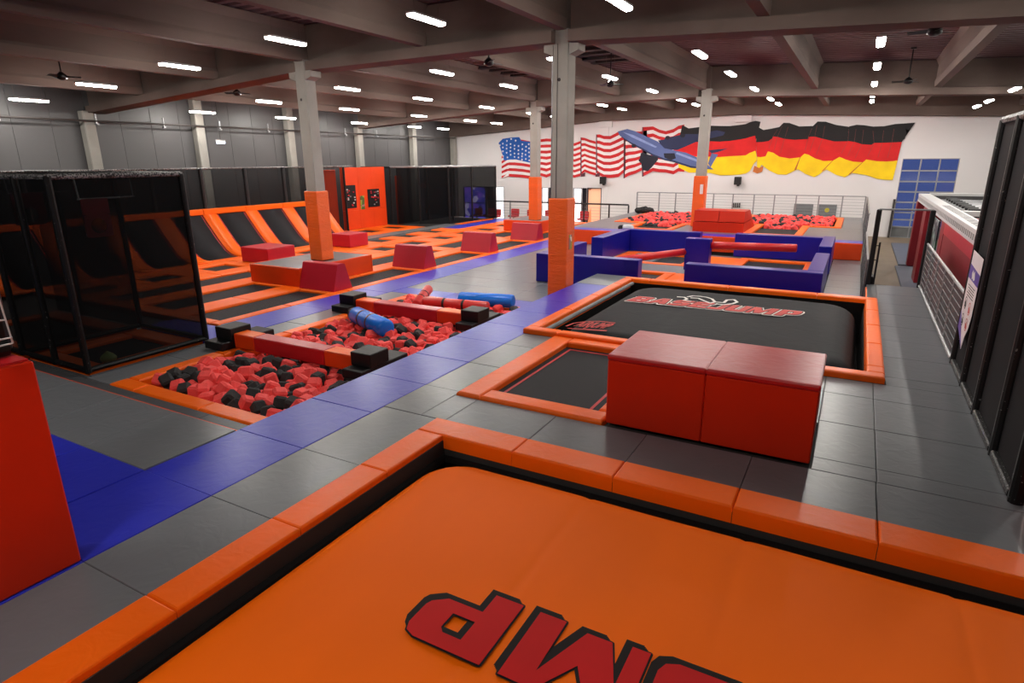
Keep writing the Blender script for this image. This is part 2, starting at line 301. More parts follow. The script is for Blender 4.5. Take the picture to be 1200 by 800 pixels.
put('info_plate', MB().box(-6.008, -6.0, 13.72, 13.88, .9, 1.25), 'notice', c2_); put('info_sheet', MB().box(-6.0, -5.87, 27.64, 27.648, 1.55, 1.95), 'sign', c4_)

# ================================================================ DECKS, MATS
PIT = (-9.98, -6.0, 5.25, 12.5); BAG = (-3.76, 2.25, -1.0, 5.16); BJ = (-4.78, .45, 9.62, 14.85); TR = (-4.0, -2.5, 6.6, 9.1)
dk = thing('floor_deck', (-2, 7, -1), kind='structure'); m_ = MB()
for a, b, c, d in rects(-6, 1.75, -1.5, 15.65, [BAG, BJ, TR]) + [(.45, 1.75, 15.65, 17.35), (-14, -6, -1.5, 4.17)]: m_.box(a, b, c, d, -1, -.05)
put('deck_frame', m_, 'frame_under', dk)
P0 = 1.95; PD = 1.117
mats_on(dk, -5.99, -4.95, P0 - 3 * PD, 14.2, 0, 'blue', 2, PD, sy=P0)                       # long blue run
mats_on(dk, -5.99, -4.97, 14.2, 15.65, 0, 'grey', 2, 2)
mats_on(dk, -4.95, -4.13, P0 - 3 * PD, 5.53, 0, 'grey', 2, PD, sy=P0); mats_on(dk, -4.95, -4.36, 5.53, 9.38, 0, 'grey', 2, PD, sy=P0)
mats_on(dk, -4.36, 1.72, 5.53, 6.29, 0, 'grey', 1.13, 2, sx=-1.74)
mats_on(dk, -.05, 1.72, 6.29, 9.38, 0, 'grey', 1.13, 1.06, sx=.53, sy=5.53); mats_on(dk, .68, 1.72, 9.38, 17.33, 0, 'grey', 2, 1.06, sy=5.53)
mats_on(dk, -2.3, -.05, 7.55, 9.38, 0, 'grey', 1.13, 1.0)
mats_on(dk, -14, -6.01, P0, P0 + PD, 0, 'blue', PD, 2, sx=-6); mats_on(dk, -14, -6.01, P0 - PD, P0, 0, 'blue', PD, 2, sx=-6); mats_on(dk, -14, -6.01, P0 - 3 * PD, P0 - PD, 0, 'grey', PD, 3, sx=-6)
mats_on(dk, -14, -6.01, P0 + PD, 4.15, 0, 'grey', 1.15, 3, sx=-6)
put('deck_edge', MB().box(-14, -6.0, 4.15, 4.17, -.4, -.012), 'redorange', dk)
put('deck_edge', MB().pad(.46, .66, 15.1, 16.92, -.4, .0, .02), 'orange', dk); put('floor_mat', MB().pad(.48, .68, 15.05, 17.3, -.05, .004, .01), 'darkgrey', dk)
put('deck_edge', MB().box(-6, .45, 15.62, 15.66, -1, -.01), 'redorange', dk); put('deck_edge', MB().box(.45, 1.75, 17.33, 17.37, -1, -.01), 'frame_under', dk)
# sunk level
lo = thing('floor_court', (-14, 18, -1), kind='structure'); m_ = MB()
for a, b, c, d in rects(-23.6, -6, 4.2, 33.9, [PIT]) + [(-6, .42, 15.66, 24.5)]: m_.box(a, b, c, d, -1, LOW - .12)
put('court_frame', m_, 'frame_under', lo)
T12 = .12
mats_on(lo, -10.92, -6.02, 12.85, 13.5, LOW, 'blue', 1.6, 2, sx=-6, t=T12)
mats_on(lo, -12.0, -10.93, 8.3, 33.8, LOW, 'blue', 2, 2.2, sy=8.3, t=T12)
mats_on(lo, -13.4, -10.93, 7.36, 8.18, LOW, 'blue', 1.25, 2, sx=-10.93, t=T12)
mats_on(lo, -10.92, -10.27, 4.97, 12.84, LOW, 'grey', 2, 1.4, sy=4.97, t=T12); mats_on(lo, -14, -6.02, 4.21, 4.96, LOW, 'darkgrey', 1.7, 2, sx=-6, t=T12)
mats_on(lo, -16, -10.93, 4.97, 5.04, LOW, 'darkgrey', 3, 2, t=T12); mats_on(lo, -11.02, -10.93, 5.05, 7.35, LOW, 'darkgrey', 3, 3, t=T12)
mats_on(lo, -10.92, -6.02, 13.5, 24.45, LOW, 'grey', 1.63, 1.1, sx=-10.92, sy=13.5, t=T12)
mats_on(lo, -6.0, .40, 15.68, 16.0, LOW, 'grey', 1.6, 2, t=T12); mats_on(lo, -.46, .40, 16.0, 24.45, LOW, 'grey', 2, 1.1, sy=13.5, t=T12)
mats_on(lo, -10.92, -11.3 + .3, 24.45, 33.8, LOW, 'grey', 2, 2.2, t=T12) if False else None
# raised stage at the back
SX0, SX1, SY0, SY1, SZ = -11.0, .38, 24.5, 35.4, .15
PL = [(-8.5, -6.9, 25.9, 28.6), (-9.75, -6.2, 28.6, 33.7)]; PR = [(-3.5, -1.95, 25.9, 29.8), (-4.5, -.72, 29.8, 34.2)]
st = thing('floor_stage', (-5, 30, -1), kind='structure'); m_ = MB()
for a, b, c, d in rects(SX0, SX1, SY0, SY1, PL + PR): m_.box(a, b, c, d, -1, SZ - .05)
put('stage_frame', m_, 'frame_under', st)
mats_on(st, SX0, SX1, SY0, SY0 + .75, SZ, 'blue', 1.9, 2)
holes = [(a - .3, b + .3, c - .3, d + .3) for a, b, c, d in PL + PR]
for k, (a, b, c, d) in enumerate(rects(SX0, SX1, SY0 + .75, SY1, holes)): mats_on(st, a, b, c, d, SZ, 'blue' if c > 34.5 and False else 'grey', 2.2, 2.2)
put('deck_edge', MB().box(-11, -10.98, SY0, SY1, LOW, SZ - .01), 'orange', st)
for a, b in zip(steps(SX0, SX1, 1.9), steps(SX0, SX1, 1.9)[1:]): put('front_pad', MB().rbox(a, b, SY0 - .06, SY0 - .001, LOW, SZ - .01, .015, 1), 'redorange', st)

# ================================================================ PIT FRAMES
def strip(parent, x0, x1, y0, y1, z0, z1, m, along, d, c=.025, start=None, name='frame_pad'):
    pts = steps(x0 if along == 'x' else y0, x1 if along == 'x' else y1, d, start)
    for a, b in zip(pts, pts[1:]):
        put(name, MB().pad(a + .003, b - .003, y0, y1, z0, z1, c) if along == 'x' else MB().pad(x0, x1, a + .003, b - .003, z0, z1, c), m, parent)
# big orange airbag in front
fr = thing('airbag_pit_frame', (-1, 2, 0), 'segmented orange pad frame around the large orange airbag in front', 'pad frame')
strip(fr, -4.12, -3.77, -1.0, 5.15, -.15, .02, 'orange', 'y', 1.117, .018, 1.95); strip(fr, -4.12, 1.74, 5.15, 5.53, -.15, .02, 'orange', 'x', 1.13, .018, -1.74)
put('pit_lining', MB().box(-3.80, -3.765, -1, 5.2, -.9, -.15).box(-3.8, 2.2, 5.17, 5.21, -.9, -.15).box(-3.8, 2.2, -1, 5.2, -.95, -.9).tube((-3.74, -1, -.26), (-3.74, 5.1, -.26), .05).tube((-3.74, 5.12, -.26), (2.2, 5.12, -.26), .05), 'pitdark', fr)
def airbag(x0, x1, y0, y1, top, r, cr, nx_, ny_, seams):
    v, f = [], []; cx, cy = (x0 + x1) / 2, (y0 + y1) / 2; hx, hy = (x1 - x0) / 2, (y1 - y0) / 2
    S = lambda i, n: math.sin((i / n - .5) * math.pi) * .35 + (i / n - .5) * 2 * .65
    for j in range(ny_ + 1):
        for i in range(nx_ + 1):
            x, y_ = cx + hx * S(i, nx_), cy + hy * S(j, ny_)
            qx, qy = max(abs(x - cx) - (hx - cr), 0), max(abs(y_ - cy) - (hy - cr), 0); q = math.hypot(qx, qy)
            if q > cr: x, y_ = (cx + math.copysign(hx - cr + qx * cr / q, x - cx) if qx else x), (cy + math.copysign(hy - cr + qy * cr / q, y_ - cy) if qy else y_); q = cr
            d = max(0.0, cr - q) if (qx or qy) else min(hx - abs(x - cx), hy - abs(y_ - cy)); e = max(0, 1 - d / r)
            z = top - r * (1 - math.sqrt(max(0, 1 - e * e))) - sum(.012 * math.exp(-((x - s_) / .03) ** 2) for s_ in seams) + .006 * math.sin(x * 3.1 + y_ * 1.7) * (1 - e)
            v.append((x, y_, z))
    w = nx_ + 1; f = [(j * w + i, j * w + i + 1, (j + 1) * w + i + 1, (j + 1) * w + i) for j in range(ny_) for i in range(nx_)]
    ring = [j * w for j in range(ny_, -1, -1)] + list(range(1, w)) + [j * w + nx_ for j in range(1, ny_ + 1)] + [ny_ * w + i for i in range(nx_ - 1, 0, -1)]
    o = len(v); v += [(v[k][0], v[k][1], -.88) for k in ring]; n = len(ring)
    side = [(ring[i], ring[(i + 1) % n], o + (i + 1) % n, o + i) for i in range(n)]
    top_m, side_m = MB(), MB(); top_m.add(v[:o], f); side_m.add([v[k] for k in ring] + v[o:], [(i, (i + 1) % n, n + (i + 1) % n, n + i) for i in range(n)])
    return top_m, side_m
bag = thing('airbag', (-.8, 2.1, -.9), 'large orange landing airbag printed with red block letters in front', 'airbag')
a_, b_ = airbag(-3.72, 2.15, -.85, 5.09, -.13, .26, .55, 150, 60, (-1.9, -.45, 1.05)); put('bag_cover', a_, 'orangebag', bag, True); put('bag_side', b_, 'black', bag)
GLY = {'P': ([(0, 0), (.37, 0), (.37, .32), (.84, .32), (1.0, .44), (1.03, .52), (1.03, .84), (.98, .95), (.86, 1), (0, 1)], [(.36, .5), (.66, .5), (.66, .74), (.6, .8), (.36, .8)]),
 'M': ([(0, 0), (.2, 0), (.2, .6), (.41, .05), (.7, .05), (.97, .78), (.97, 0), (1.3, 0), (1.3, 1), (.9, 1), (.62, .52), (.34, 1), (0, 1)], None),
 'U': ([(0, 1), (0, .18), (.05, .06), (.18, 0), (.87, 0), (1.0, .06), (1.05, .18), (1.05, 1), (.68, 1), (.68, .3), (.37, .3), (.37, 1)], None),
 'B': ([(0, 0), (.9, 0), (1.05, .12), (1.05, .4), (.96, .5), (1.05, .6), (1.05, .88), (.9, 1), (0, 1)], [(.36, .22), (.7, .22), (.7, .38), (.36, .38)], [(.36, .6), (.7, .6), (.7, .76), (.36, .76)]),
 'A': ([(0, 0), (.36, 0), (.42, .18), (.72, .18), (.78, 0), (1.14, 0), (.78, 1), (.36, 1)], [(.5, .42), (.64, .42), (.57, .68)]),
 'S': ([(0, 0), (.88, 0), (1.05, .14), (1.05, .5), (.9, .62), (.36, .62), (.36, .74), (1.05, .74), (1.05, 1), (.16, 1), (0, .86), (0, .5), (.15, .38), (.68, .38), (.68, .26), (0, .26)], None),
 'E': ([(0, 0), (1.0, 0), (1.0, .26), (.36, .26), (.36, .39), (.9, .39), (.9, .61), (.36, .61), (.36, .74), (1.0, .74), (1.0, 1), (0, 1)], None),
 'J': ([(0, 0), (.6, 0), (.75, .06), (.8, .2), (.8, 1), (.43, 1), (.43, .3), (0, .3)], None)}
def glyph(ch, fx, z, t=.004, offs=((0, 0),)):
    poly, *hole_ = GLY[ch]; hole_ = [h for h in hole_ if h]; mb = MB(); bm = bmesh.new()
    for k, (ox, oy) in enumerate(offs):
        zz = z - k * 1e-4; loops = []
        for P_ in [poly] + hole_:
            vs = [bm.verts.new((*fx(px + ox, py + oy), zz)) for px, py in P_]; loops.append([bm.edges.new((vs[i], vs[(i + 1) % len(vs)])) for i in range(len(vs))])
        bmesh.ops.triangle_fill(bm, use_beauty=True, use_dissolve=False, edges=[e for l in loops for e in l])
    bm.normal_update()
    for f_ in bm.faces:
        if f_.normal.z < 0: f_.normal_flip()
    bm.verts.index_update(); mb.add([v.co[:] for v in bm.verts], [tuple(v.index for v in f_.verts) for f_ in bm.faces]); bm.free(); return mb
OUT = [(.022 * math.cos(t), .022 * math.sin(t)) for t in [k * math.pi / 4 for k in range(8)]] + [(.012 + .016 * k, -.012 - .014 * k) for k in range(6)]
for ch, xo in (('P', -1.735), ('M', -.79), ('U', -.06), ('J', .55)):
    fx = lambda px, py, xo=xo: (xo - .622 * px, 3.28 - .622 * py)
    o_ = put('letter_outline', glyph(ch, fx, -.116, offs=OUT), 'letter_black', bag); put('letter', glyph(ch, fx, -.112), 'letter_red', o_)

# black airbag with the long word
fr = thing('airbag_pit_frame', (-2.2, 12.2, 0), 'orange pad frame around the black airbag behind the red topped box', 'pad frame')
strip(fr, -4.98, -4.76, 9.6, 14.87, -.12, .1, 'orange', 'y', 1.5, .03, 9.6); strip(fr, .44, .67, 9.6, 14.87, -.12, .1, 'orange', 'y', 1.3, .03, 9.9)
strip(fr, -4.98, .67, 9.39, 9.6, -.0, .1, 'orange', 'x', 1.9, .03, -4.3); strip(fr, -4.98, .67, 14.87, 15.1, -.0, .1, 'orange', 'x', 1.9, .03, -4.3)
put('pit_lining', MB().box(-4.78, -4.74, 9.6, 14.87, -.9, -.12).box(.42, .45, 9.6, 14.87, -.9, -.12).box(-4.78, .45, 14.83, 14.87, -.9, 0).box(-4.78, .45, 9.6, 9.63, -.9, 0).box(-4.78, .45, 9.6, 14.87, -.95, -.9), 'pitdark', fr)
put('rim_tube', MB().tube((-4.69, 9.7, .0), (-4.69, 14.75, .0), .045, 8), 'boxgrey', fr)
bag = thing('airbag', (-2.2, 12.2, -.9), 'black landing airbag with a long red and white word on top', 'airbag')
a_, b_ = airbag(-4.55, .33, 9.72, 14.7, .03, .4, .7, 60, 60, (-2.9, -1.3)); put('bag_cover', a_, 'blackbag', bag, True); put('bag_side', b_, 'black', bag)
def text_mesh(s, size, width, offset=0.0, shear=0.0, t=.003):
    cu = bpy.data.curves.new('lettering', 'FONT'); cu.body = s; cu.size = size; cu.offset = offset; cu.shear = shear; cu.extrude = 0; cu.resolution_u = 3
    o = bpy.data.objects.new('lettering', cu); COL.objects.link(o); bpy.context.view_layer.update()
    me = bpy.data.meshes.new_from_object(o.evaluated_get(bpy.context.evaluated_depsgraph_get())); bpy.data.objects.remove(o); bpy.data.curves.remove(cu)
    return [v.co[:] for v in me.vertices], [tuple(p.vertices) for p in me.polygons], me
def lettering(name, parent, s, x0, x1, y0, y1, z, m, offset=0, shear=0, rot=0.0):
    v, f, me = text_mesh(s, 1, 1, 0, shear); bpy.data.meshes.remove(me)
    ax0, ax1 = min(p[0] for p in v), max(p[0] for p in v); ay0, ay1 = min(p[1] for p in v), max(p[1] for p in v)
    if offset: v, f, me = text_mesh(s, 1, 1, offset, shear); bpy.data.meshes.remove(me)
    pts = []
    for p in v:
        u, w = (p[0] - ax0) / (ax1 - ax0), (p[1] - ay0) / (ay1 - ay0)
        pts.append((x0 + u * (x1 - x0), y0 + w * (y1 - y0) + rot * u, z))
    mb = MB().add(pts, f); put(name, mb, m, parent)
adv = 0.0; WID = {'B': 1.05, 'A': 1.14, 'S': 1.05, 'E': 1.0, 'J': .8, 'U': 1.05, 'M': 1.38, 'P': 1.03}; SL = (3.5 - .1) / sum(WID[c] + .1 for c in 'BASEJUMP')
for ch in 'BASEJUMP':
    fx = lambda px, py, a=adv: (-4.12 + SL * (a + px) + .12 * py, 12.56 + .56 * py + .012 * (a + px))
    o_ = put('letter_outline', glyph(ch, fx, .046, offs=[(.12 * math.cos(t), .09 * math.sin(t)) for t in [k * math.pi / 4 for k in range(8)]]), 'letter_white', bag)
    put('letter_shadow', glyph(ch, fx, .051, offs=[(.05 * math.cos(t), .035 * math.sin(t)) for t in [k * math.pi / 4 for k in range(8)]]), 'letter_black', o_)
    put('letter', glyph(ch, fx, .055), 'letter_rust', o_); adv += WID[ch] + .1
def ribbon(pts, w, z):
    mb = MB()
    for (ax, ay), (bx, by) in zip(pts, pts[1:]):
        d = Vector((bx - ax, by - ay)).normalized(); n = Vector((-d.y, d.x)) * w; e = d * w * .5
        mb.add([(ax + n.x - e.x, ay + n.y - e.y, z), (ax - n.x - e.x, ay - n.y - e.y, z), (bx - n.x + e.x, by - n.y + e.y, z), (bx + n.x + e.x, by + n.y + e.y, z)], [(0, 1, 2, 3)])
    return mb
for L_ in [[(-3.22, 13.44), (-3.08, 13.47), (-2.98, 13.32), (-3.01, 13.15), (-2.86, 13.13)], [(-3.02, 13.54), (-2.94, 13.7), (-2.79, 13.72), (-2.64, 13.69), (-2.5, 13.57), (-2.38, 13.3), (-2.45, 13.14), (-2.59, 13.28), (-2.78, 13.5), (-2.93, 13.47)], [(-2.39, 13.29), (-2.2, 13.31), (-2.19, 13.62), (-2.06, 13.72), (-1.96, 13.5), (-2.02, 13.3), (-2.16, 13.12), (-2.31, 13.12)]]:
    put('jumper_outline', ribbon(L_, .03, .056), 'letter_white', bag)
lettering('small_print', bag, 'AIRJUMP', -4.3, -3.68, 10.0, 10.5, .043, 'letter_rust', .03, .3, .1)
put('print_underline', MB().add([(-4.36, 9.93, .043), (-4.30, 9.90, .043), (-3.64, 10.05, .043), (-3.64, 10.12, .043)], [(0, 1, 2, 3)]), 'letter_rust', bag)
put('print_arch', ribbon([(-4.42, 10.05), (-4.38, 10.3), (-4.2, 10.55), (-4.0, 10.66), (-3.7, 10.68)], .02, .043), 'letter_rust', bag)

# single trampoline beside the box
tr = thing('trampoline', (-3.2, 7.9, -.1), 'black trampoline with red border line beside the red topped box', 'trampoline')
put('jump_bed', MB().box(-4.0, -2.45, 6.58, 9.12, -.06, -.05), 'bed', tr)
for a, b, c, d in ((-3.9, -3.86, 6.7, 9.02), (-2.64, -2.6, 6.7, 9.02), (-3.86, -2.64, 8.98, 9.02), (-3.86, -2.64, 6.7, 6.74)): put('border_line', MB().box(a, b, c, d, -.05, -.047), 'redline', tr)
strip(tr, -4.35, -3.99, 6.3, 9.37, -.08, .045, 'orange', 'y', 4, .03); strip(tr, -2.46, -2.29, 6.62, 9.1, -.08, .045, 'orange', 'y', 4, .03)
strip(tr, -3.985, -2.29, 6.3, 6.6, -.08, .045, 'orange', 'x', 4, .03); strip(tr, -3.985, -2.29, 9.11, 9.37, -.08, .05, 'orange', 'x', 4, .03)
# box with the red top
bx = thing('vault_box', (-1.17, 6.95, 0), 'big red-orange padded box with dark red top in the middle', 'padded box')
for a, b in ((-2.27, -1.17), (-1.165, -.07)):
    put('body', MB().rbox(a, b, 6.37, 7.52, 0, .79, .012, 1), 'vermilion', bx); put('top_pad', MB().rbox(a - .006, b + .006, 6.355, 7.54, .79, .86, .022, 2), 'red', bx)

# ================================================================ FOAM PIT IN THE MIDDLE
fp = thing('foam_pit_frame', (-8.1, 8.9, LOW), 'orange pad frame around the foam cube pit with two beams', 'pad frame')
strip(fp, -10.26, -6.02, 4.97, 5.27, LOW - .1, LOW + .02, 'orange', 'x', 1.6, .03, -8.0); strip(fp, -10.26, -6.02, 12.48, 12.8, LOW - .1, LOW + .02, 'orange', 'x', 1.6, .03, -8.0)
strip(fp, -10.26, -9.97, 5.28, 12.47, LOW - .1, LOW + .02, 'orange', 'y', 1.6, .03, 5.28); strip(fp, -6.32, -6.02, 5.28, 12.47, LOW - .1, LOW + .02, 'orange', 'y', 1.6, .03, 5.28)
put('pit_wall', MB().box(-9.98, -6.3, 5.25, 5.28, -.95, LOW - .1).box(-9.98, -6.3, 12.47, 12.5, -.95, LOW - .1).box(-10.0, -9.96, 5.25, 12.5, -.95, LOW - .1).box(-6.33, -6.3, 5.25, 12.5, -.95, LOW - .1), 'redorange', fp)
put('pit_floor', MB().box(-9.98, -6.02, 5.25, 12.5, -.99, -.9), 'pitdark', fp)
for nm, y, n_ in (('nearer', 7.22, 0), ('farther', 10.55, 1)):
    t_ = thing('balance_beam', (-8.6, y + .16, LOW + .03), 'orange and red padded balance beam across the foam pit, the %s of two' % nm, 'balance beam', 'balance beams over the foam pit')
    for a, b, m_ in ((-10.1, -9.55, 'redorange'), (-9.545, -7.75, 'red'), (-7.745, -7.08, 'redorange')):
        put('beam_segment', MB().rbox(a, b, y, y + .32, LOW + .03, LOW + .31, .018, 1), m_, t_)
        if m_ == 'redorange': put('end_cover', MB().box(a + .02, b - .02, y + .015, y + .305, LOW + .311, LOW + .313), 'orange', t_)
    for s_, xa, xb, la, lb in (('left', -10.56, -10.105, -10.62, -10.105), ('right', -7.075, -6.64, -7.075, -6.66)):
        b_ = thing('step_block', ((xa + xb) / 2, y + .1, LOW + .02), 'black foam step at the %s end of the %s beam over the foam pit' % (s_, nm), 'foam step', 'black steps at the beam ends')
        put('upper_block', MB().rbox(xa, xb, y - .05, y + .42, LOW + .175, LOW + .41, .012, 1), 'black', b_)
        put('lower_block', MB().rbox(la, lb, y - .27, y + .95, LOW + .021, LOW + .174, .012, 1), 'black', b_)
def cube_mesh(name, s, m_):
    mb = MB().rbox(-s, s, -s, s, -s, s, s * .34, 1); me = mb.mesh(name); me.materials.append(M[m_]); return me
CR = [cube_mesh('foam_cube_red_%d' % i, s, 'foam_red') for i, s in enumerate((.098, .105, .112))]; CB = [cube_mesh('foam_cube_black_%d' % i, s, 'foam_black') for i, s in enumerate((.1, .108))]
def spots(x0, x1, y0, y1, d, z, jz):
    out = []; ny_ = int((y1 - y0) / d); nx_ = int((x1 - x0) / d)
    for j in range(ny_):
        for i in range(nx_):
            out.append((x0 + (i + .5 + (j % 2) * .3) * (x1 - x0) / (nx_ + .3) + random.uniform(-.045, .045), y0 + (j + .5) * (y1 - y0) / ny_ + random.uniform(-.045, .045), z + random.uniform(-jz, jz)))
    return out
def eul(): return tuple(random.uniform(0, 6.28) for _ in range(3))
def scatter(name, pts, share, parent=None, label=None, cat=None, size=.105):
    mb = MB(); base = MB().rbox(-1, 1, -1, 1, -1, 1, .34, 1)
    for p in pts:
        R_ = Matrix.Rotation(random.uniform(0, 6.28), 3, Vector((random.uniform(-1, 1), random.uniform(-1, 1), random.uniform(-1, 1)))) * (size * random.uniform(.92, 1.08)); P_ = Vector(p)
        mb.add([P_ + R_ @ Vector(v) for v in base.v], base.f, 1 if random.random() < share else 0)
    return put(name, mb, ['foam_red', 'foam_black'], parent, label=label, cat=cat, kind='stuff')
CLEAR = [(-10.7, -9.9, 6.95, 8.2), (-10.7, -9.9, 10.28, 11.5), (-7.2, -6.3, 6.95, 8.2), (-7.2, -6.3, 10.28, 11.5)]
pts = [p for p in spots(-9.84, -6.36, 5.38, 12.38, .212, LOW - .05, .075) if not any(c[0] < p[0] < c[1] and c[2] < p[1] < c[3] for c in CLEAR)]
pts = [(x, y, z - (.14 if (7.15 < y < 7.62 or 10.48 < y < 10.95) else 0)) for x, y, z in pts]
pts.sort(key=lambda p: p[1]); n_red = n_blk = 0
for k, p in enumerate(pts[:300]):
    blk = random.random() < .3; me = random.choice(CB if blk else CR)
    o = bpy.data.objects.new('foam_cube', me); COL.objects.link(o); o.location = p; o.rotation_euler = eul()
    tag(o, 'black foam cube lying loose in the middle pit' if blk else 'red foam cube lying loose in the middle pit', 'foam cube', 'black cubes in the foam pit' if blk else 'red cubes in the foam pit')
scatter('foam_cubes', pts[300:], .3, None, 'red and black foam cubes filling the far half of the middle pit', 'foam cubes')
scatter('foam_cube_layer', [(x, y, z - .2) for x, y, z in spots(-9.9, -6.4, 5.35, 12.4, .22, LOW - .06, .04)], .5, None, 'lower layer of foam cubes under the loose ones in the middle pit', 'foam cubes')
# rolls lying in the pit
def roll(name, p0, p1, r, m_, label, straps, group=None):
    t_ = thing(name, [(a + b) / 2 for a, b in zip(p0, p1)], label, 'foam roll', group); L = (Vector(p1) - Vector(p0)).length; e = r * .3 / L
    put('cover', MB().lathe(p0, p1, [(0, r * .7), (e * .4, r * .92), (e, r), (1 - e, r), (1 - e * .4, r * .92), (1, r * .7)], 18), m_, t_, True)
    for s in straps:
        a, b = Vector(p0).lerp(Vector(p1), s), Vector(p0).lerp(Vector(p1), s + .035); put('strap', MB().tube(a, b, r * 1.025, 18), 'strap', t_)
    return t_
t_ = roll('foam_roll', (-9.35, 9.75, -.24), (-8.0, 9.2, -.26), .19, 'rollblue', 'bright blue roll with two black straps between the two beams', (.28, .55))
put('end_cap', MB().tube((-9.45, 9.79, -.24), (-9.35, 9.75, -.24), .15, 14), 'strap', t_)
roll('foam_roll', (-8.3, 12.3, -.27), (-6.88, 12.5, -.24), .165, 'rollblue', 'bright blue roll lying over the far edge of the middle pit', ())
roll('foam_roll', (-8.95, 11.7, -.3), (-7.2, 11.85, -.28), .13, 'rollred', 'red roll lying flat behind the farther beam in the middle pit', (.32, .62))
roll('foam_roll', (-9.0, 11.45, -.33), (-9.15, 12.2, -.08), .12, 'rollred', 'red roll standing tilted against the other red roll', (.35, .6))

# ================================================================ TRAMPOLINE COURT ON THE LEFT
co = thing('trampoline_court', (-16, 18, LOW), 'wide court of black trampolines set in orange padded strips', 'trampoline court')
ROWS = [(-13.45, -12.32, [(8.55, 11.85), (12.75, 15.95), (16.85, 20.15), (20.95, 24.25), (25.15, 28.45), (29.3, 32.5)]),
        (-15.45, -14.25, [(8.7, 11.95), (15.9, 20.05), (20.9, 24.15), (25.0, 27.2), (30.6, 33)]),
        (-17.42, -16.28, [(8.7, 13.3), (14.85, 15.95), (16.9, 17.95), (18.95, 20.0), (21.05, 22.1), (23.15, 24.2), (25.25, 26.3), (27.1, 28.15), (29.2, 30.25)]),
        (-19.32, -18.22, [(8.7, 9.7), (10.65, 11.7), (12.75, 13.85), (14.85, 15.95), (16.9, 17.95), (19.0, 20.0), (21.0, 22.05), (23.0, 24.05), (25.1, 26.15)])]
Y0, Y1 = 8.25, 33.2; EDGE = [-12.0] + [v for r in ROWS for v in (r[1], r[0])] + [-20.35]
for k in range(0, len(EDGE) - 1, 2):                                  # long pads between the rows
    a, b = EDGE[k + 1], EDGE[k]
    if k == 8: b_end = 20.9
    pts = steps(Y0, {6: 33.2, 8: 21.2}.get(k, Y1), 2.05, 8.25)
    for c, d in zip(pts, pts[1:]): put('frame_pad', MB().pad(a + .003, b - .003, c + .004, d - .004, LOW - .12, LOW + .01, .03), 'orange', co)
for a, b, beds in ROWS:
    prev = Y0
    for c, d in beds:
        put('frame_pad', MB().pad(a + .004, b - .004, prev + .004, c - .004, LOW - .12, LOW + .005, .03), 'orange', co)
        put('jump_bed', MB().box(a, b, c, d, LOW - .07, LOW - .055), 'bed', co); prev = d
    put('frame_pad', MB().pad(a + .004, b - .004, prev + .004, min(prev + 1, Y1), LOW - .12, LOW + .005, .03), 'orange', co)
mats_on(lo, -20.45, -19.62, 21.3, 27.2, LOW - .002, 'grey', 2, 2, t=.12); mats_on(lo, -19.3, -18.24, 27.25, 33.2, LOW, 'blue', 2, 2, t=.12); mats_on(lo, -20.4, -19.32, 27.25, 29.1, LOW, 'grey', 2, 2, t=.12)
cb = thing('trampoline_court', (-21.8, 24.7, LOW), 'small two bed orange court below the orange climbing wall', 'trampoline court')
for c, d in ((23.7, 24.8), (25.75, 26.8)): put('jump_bed', MB().box(-22.65, -21.2, c, d, LOW - .07, LOW - .055), 'bed', cb)
for a, b, c, d in rects(-23.3, -20.46, 22.0, 27.2, [(-22.65, -21.2, 23.7, 24.8), (-22.65, -21.2, 25.75, 26.8)]): put('frame_pad', MB().pad(a + .003, b - .003, c + .003, d - .003, LOW - .12, LOW + .01, .03), 'orange', cb)
# slanted wall trampolines
rp = thing('wall_trampolines', (-21.2, 14.5, LOW), 'row of curved black wall trampolines between orange strips below the grey wall', 'ramp trampolines')
PROF = [(-19.9, -.43), (-20.2, -.425), (-20.45, -.40), (-20.68, -.33), (-20.88, -.21), (-21.06, -.05), (-21.28, .18), (-21.55, .48), (-21.8, .77), (-22.02, 1.03), (-22.1, 1.13)]
def sweep(y0, y1, off, th=.06, prof=PROF, lift=0):
    mb = MB(); n = len(prof); v = []
    for k, (x, z) in enumerate(prof):
        a, b = prof[max(k - 1, 0)], prof[min(k + 1, n - 1)]; d = Vector((b[0] - a[0], b[1] - a[1])).normalized(); nx_, nz_ = d.y, -d.x
        for o in (off, off - th): v += [(x + nx_ * o, y0, z + nz_ * o), (x + nx_ * o, y1, z + nz_ * o)]
    f = [(0, 1, 3, 2), (4 * n - 4, 4 * n - 2, 4 * n - 1, 4 * n - 3)]
    for k in range(n - 1): i = 4 * k; f += [(i, i + 4, i + 5, i + 1), (i + 2, i + 3, i + 7, i + 6), (i, i + 2, i + 6, i + 4), (i + 1, i + 5, i + 7, i + 3)]
    return mb.add(v, f)
by = [6.17 + 1.917 * k for k in range(8)]
for y in by:
    put('jump_bed', sweep(y - .02, y + 1.32, 0, .02, PROF[1:]), 'bed', rp, True)
    for yy in (y + .03, y + 1.24): put('border_line', sweep(yy, yy + .03, .004, .003, PROF[1:10]), 'redline', rp)
    put('orange_strip', sweep(y + 1.32, y + 1.9, .04, .08), 'orange', rp, True)
put('orange_strip', sweep(by[0] - .6, by[0], .05, .1), 'orange', rp, True)
for a, b in zip(steps(5.6, 21.5, 1.917), steps(5.6, 21.5, 1.917)[1:]): put('top_pad', MB().rbox(-22.35, -21.98, a, b, 1.05, 1.26, .03, 1), 'orange', rp); put('toe_pad', MB().pad(-20.36, -19.98, a, b, LOW - .02, LOW + .03, .02), 'orange', rp)
put('ramp_back', MB().box(-22.34, -22.25, 5.6, 21.5, -1, 1.05), 'frame_under', rp)
nt = thing('safety_net', (-22.4, 14, 1.2), 'thin black net on posts above the wall trampolines', 'safety net'); Lp = MB()
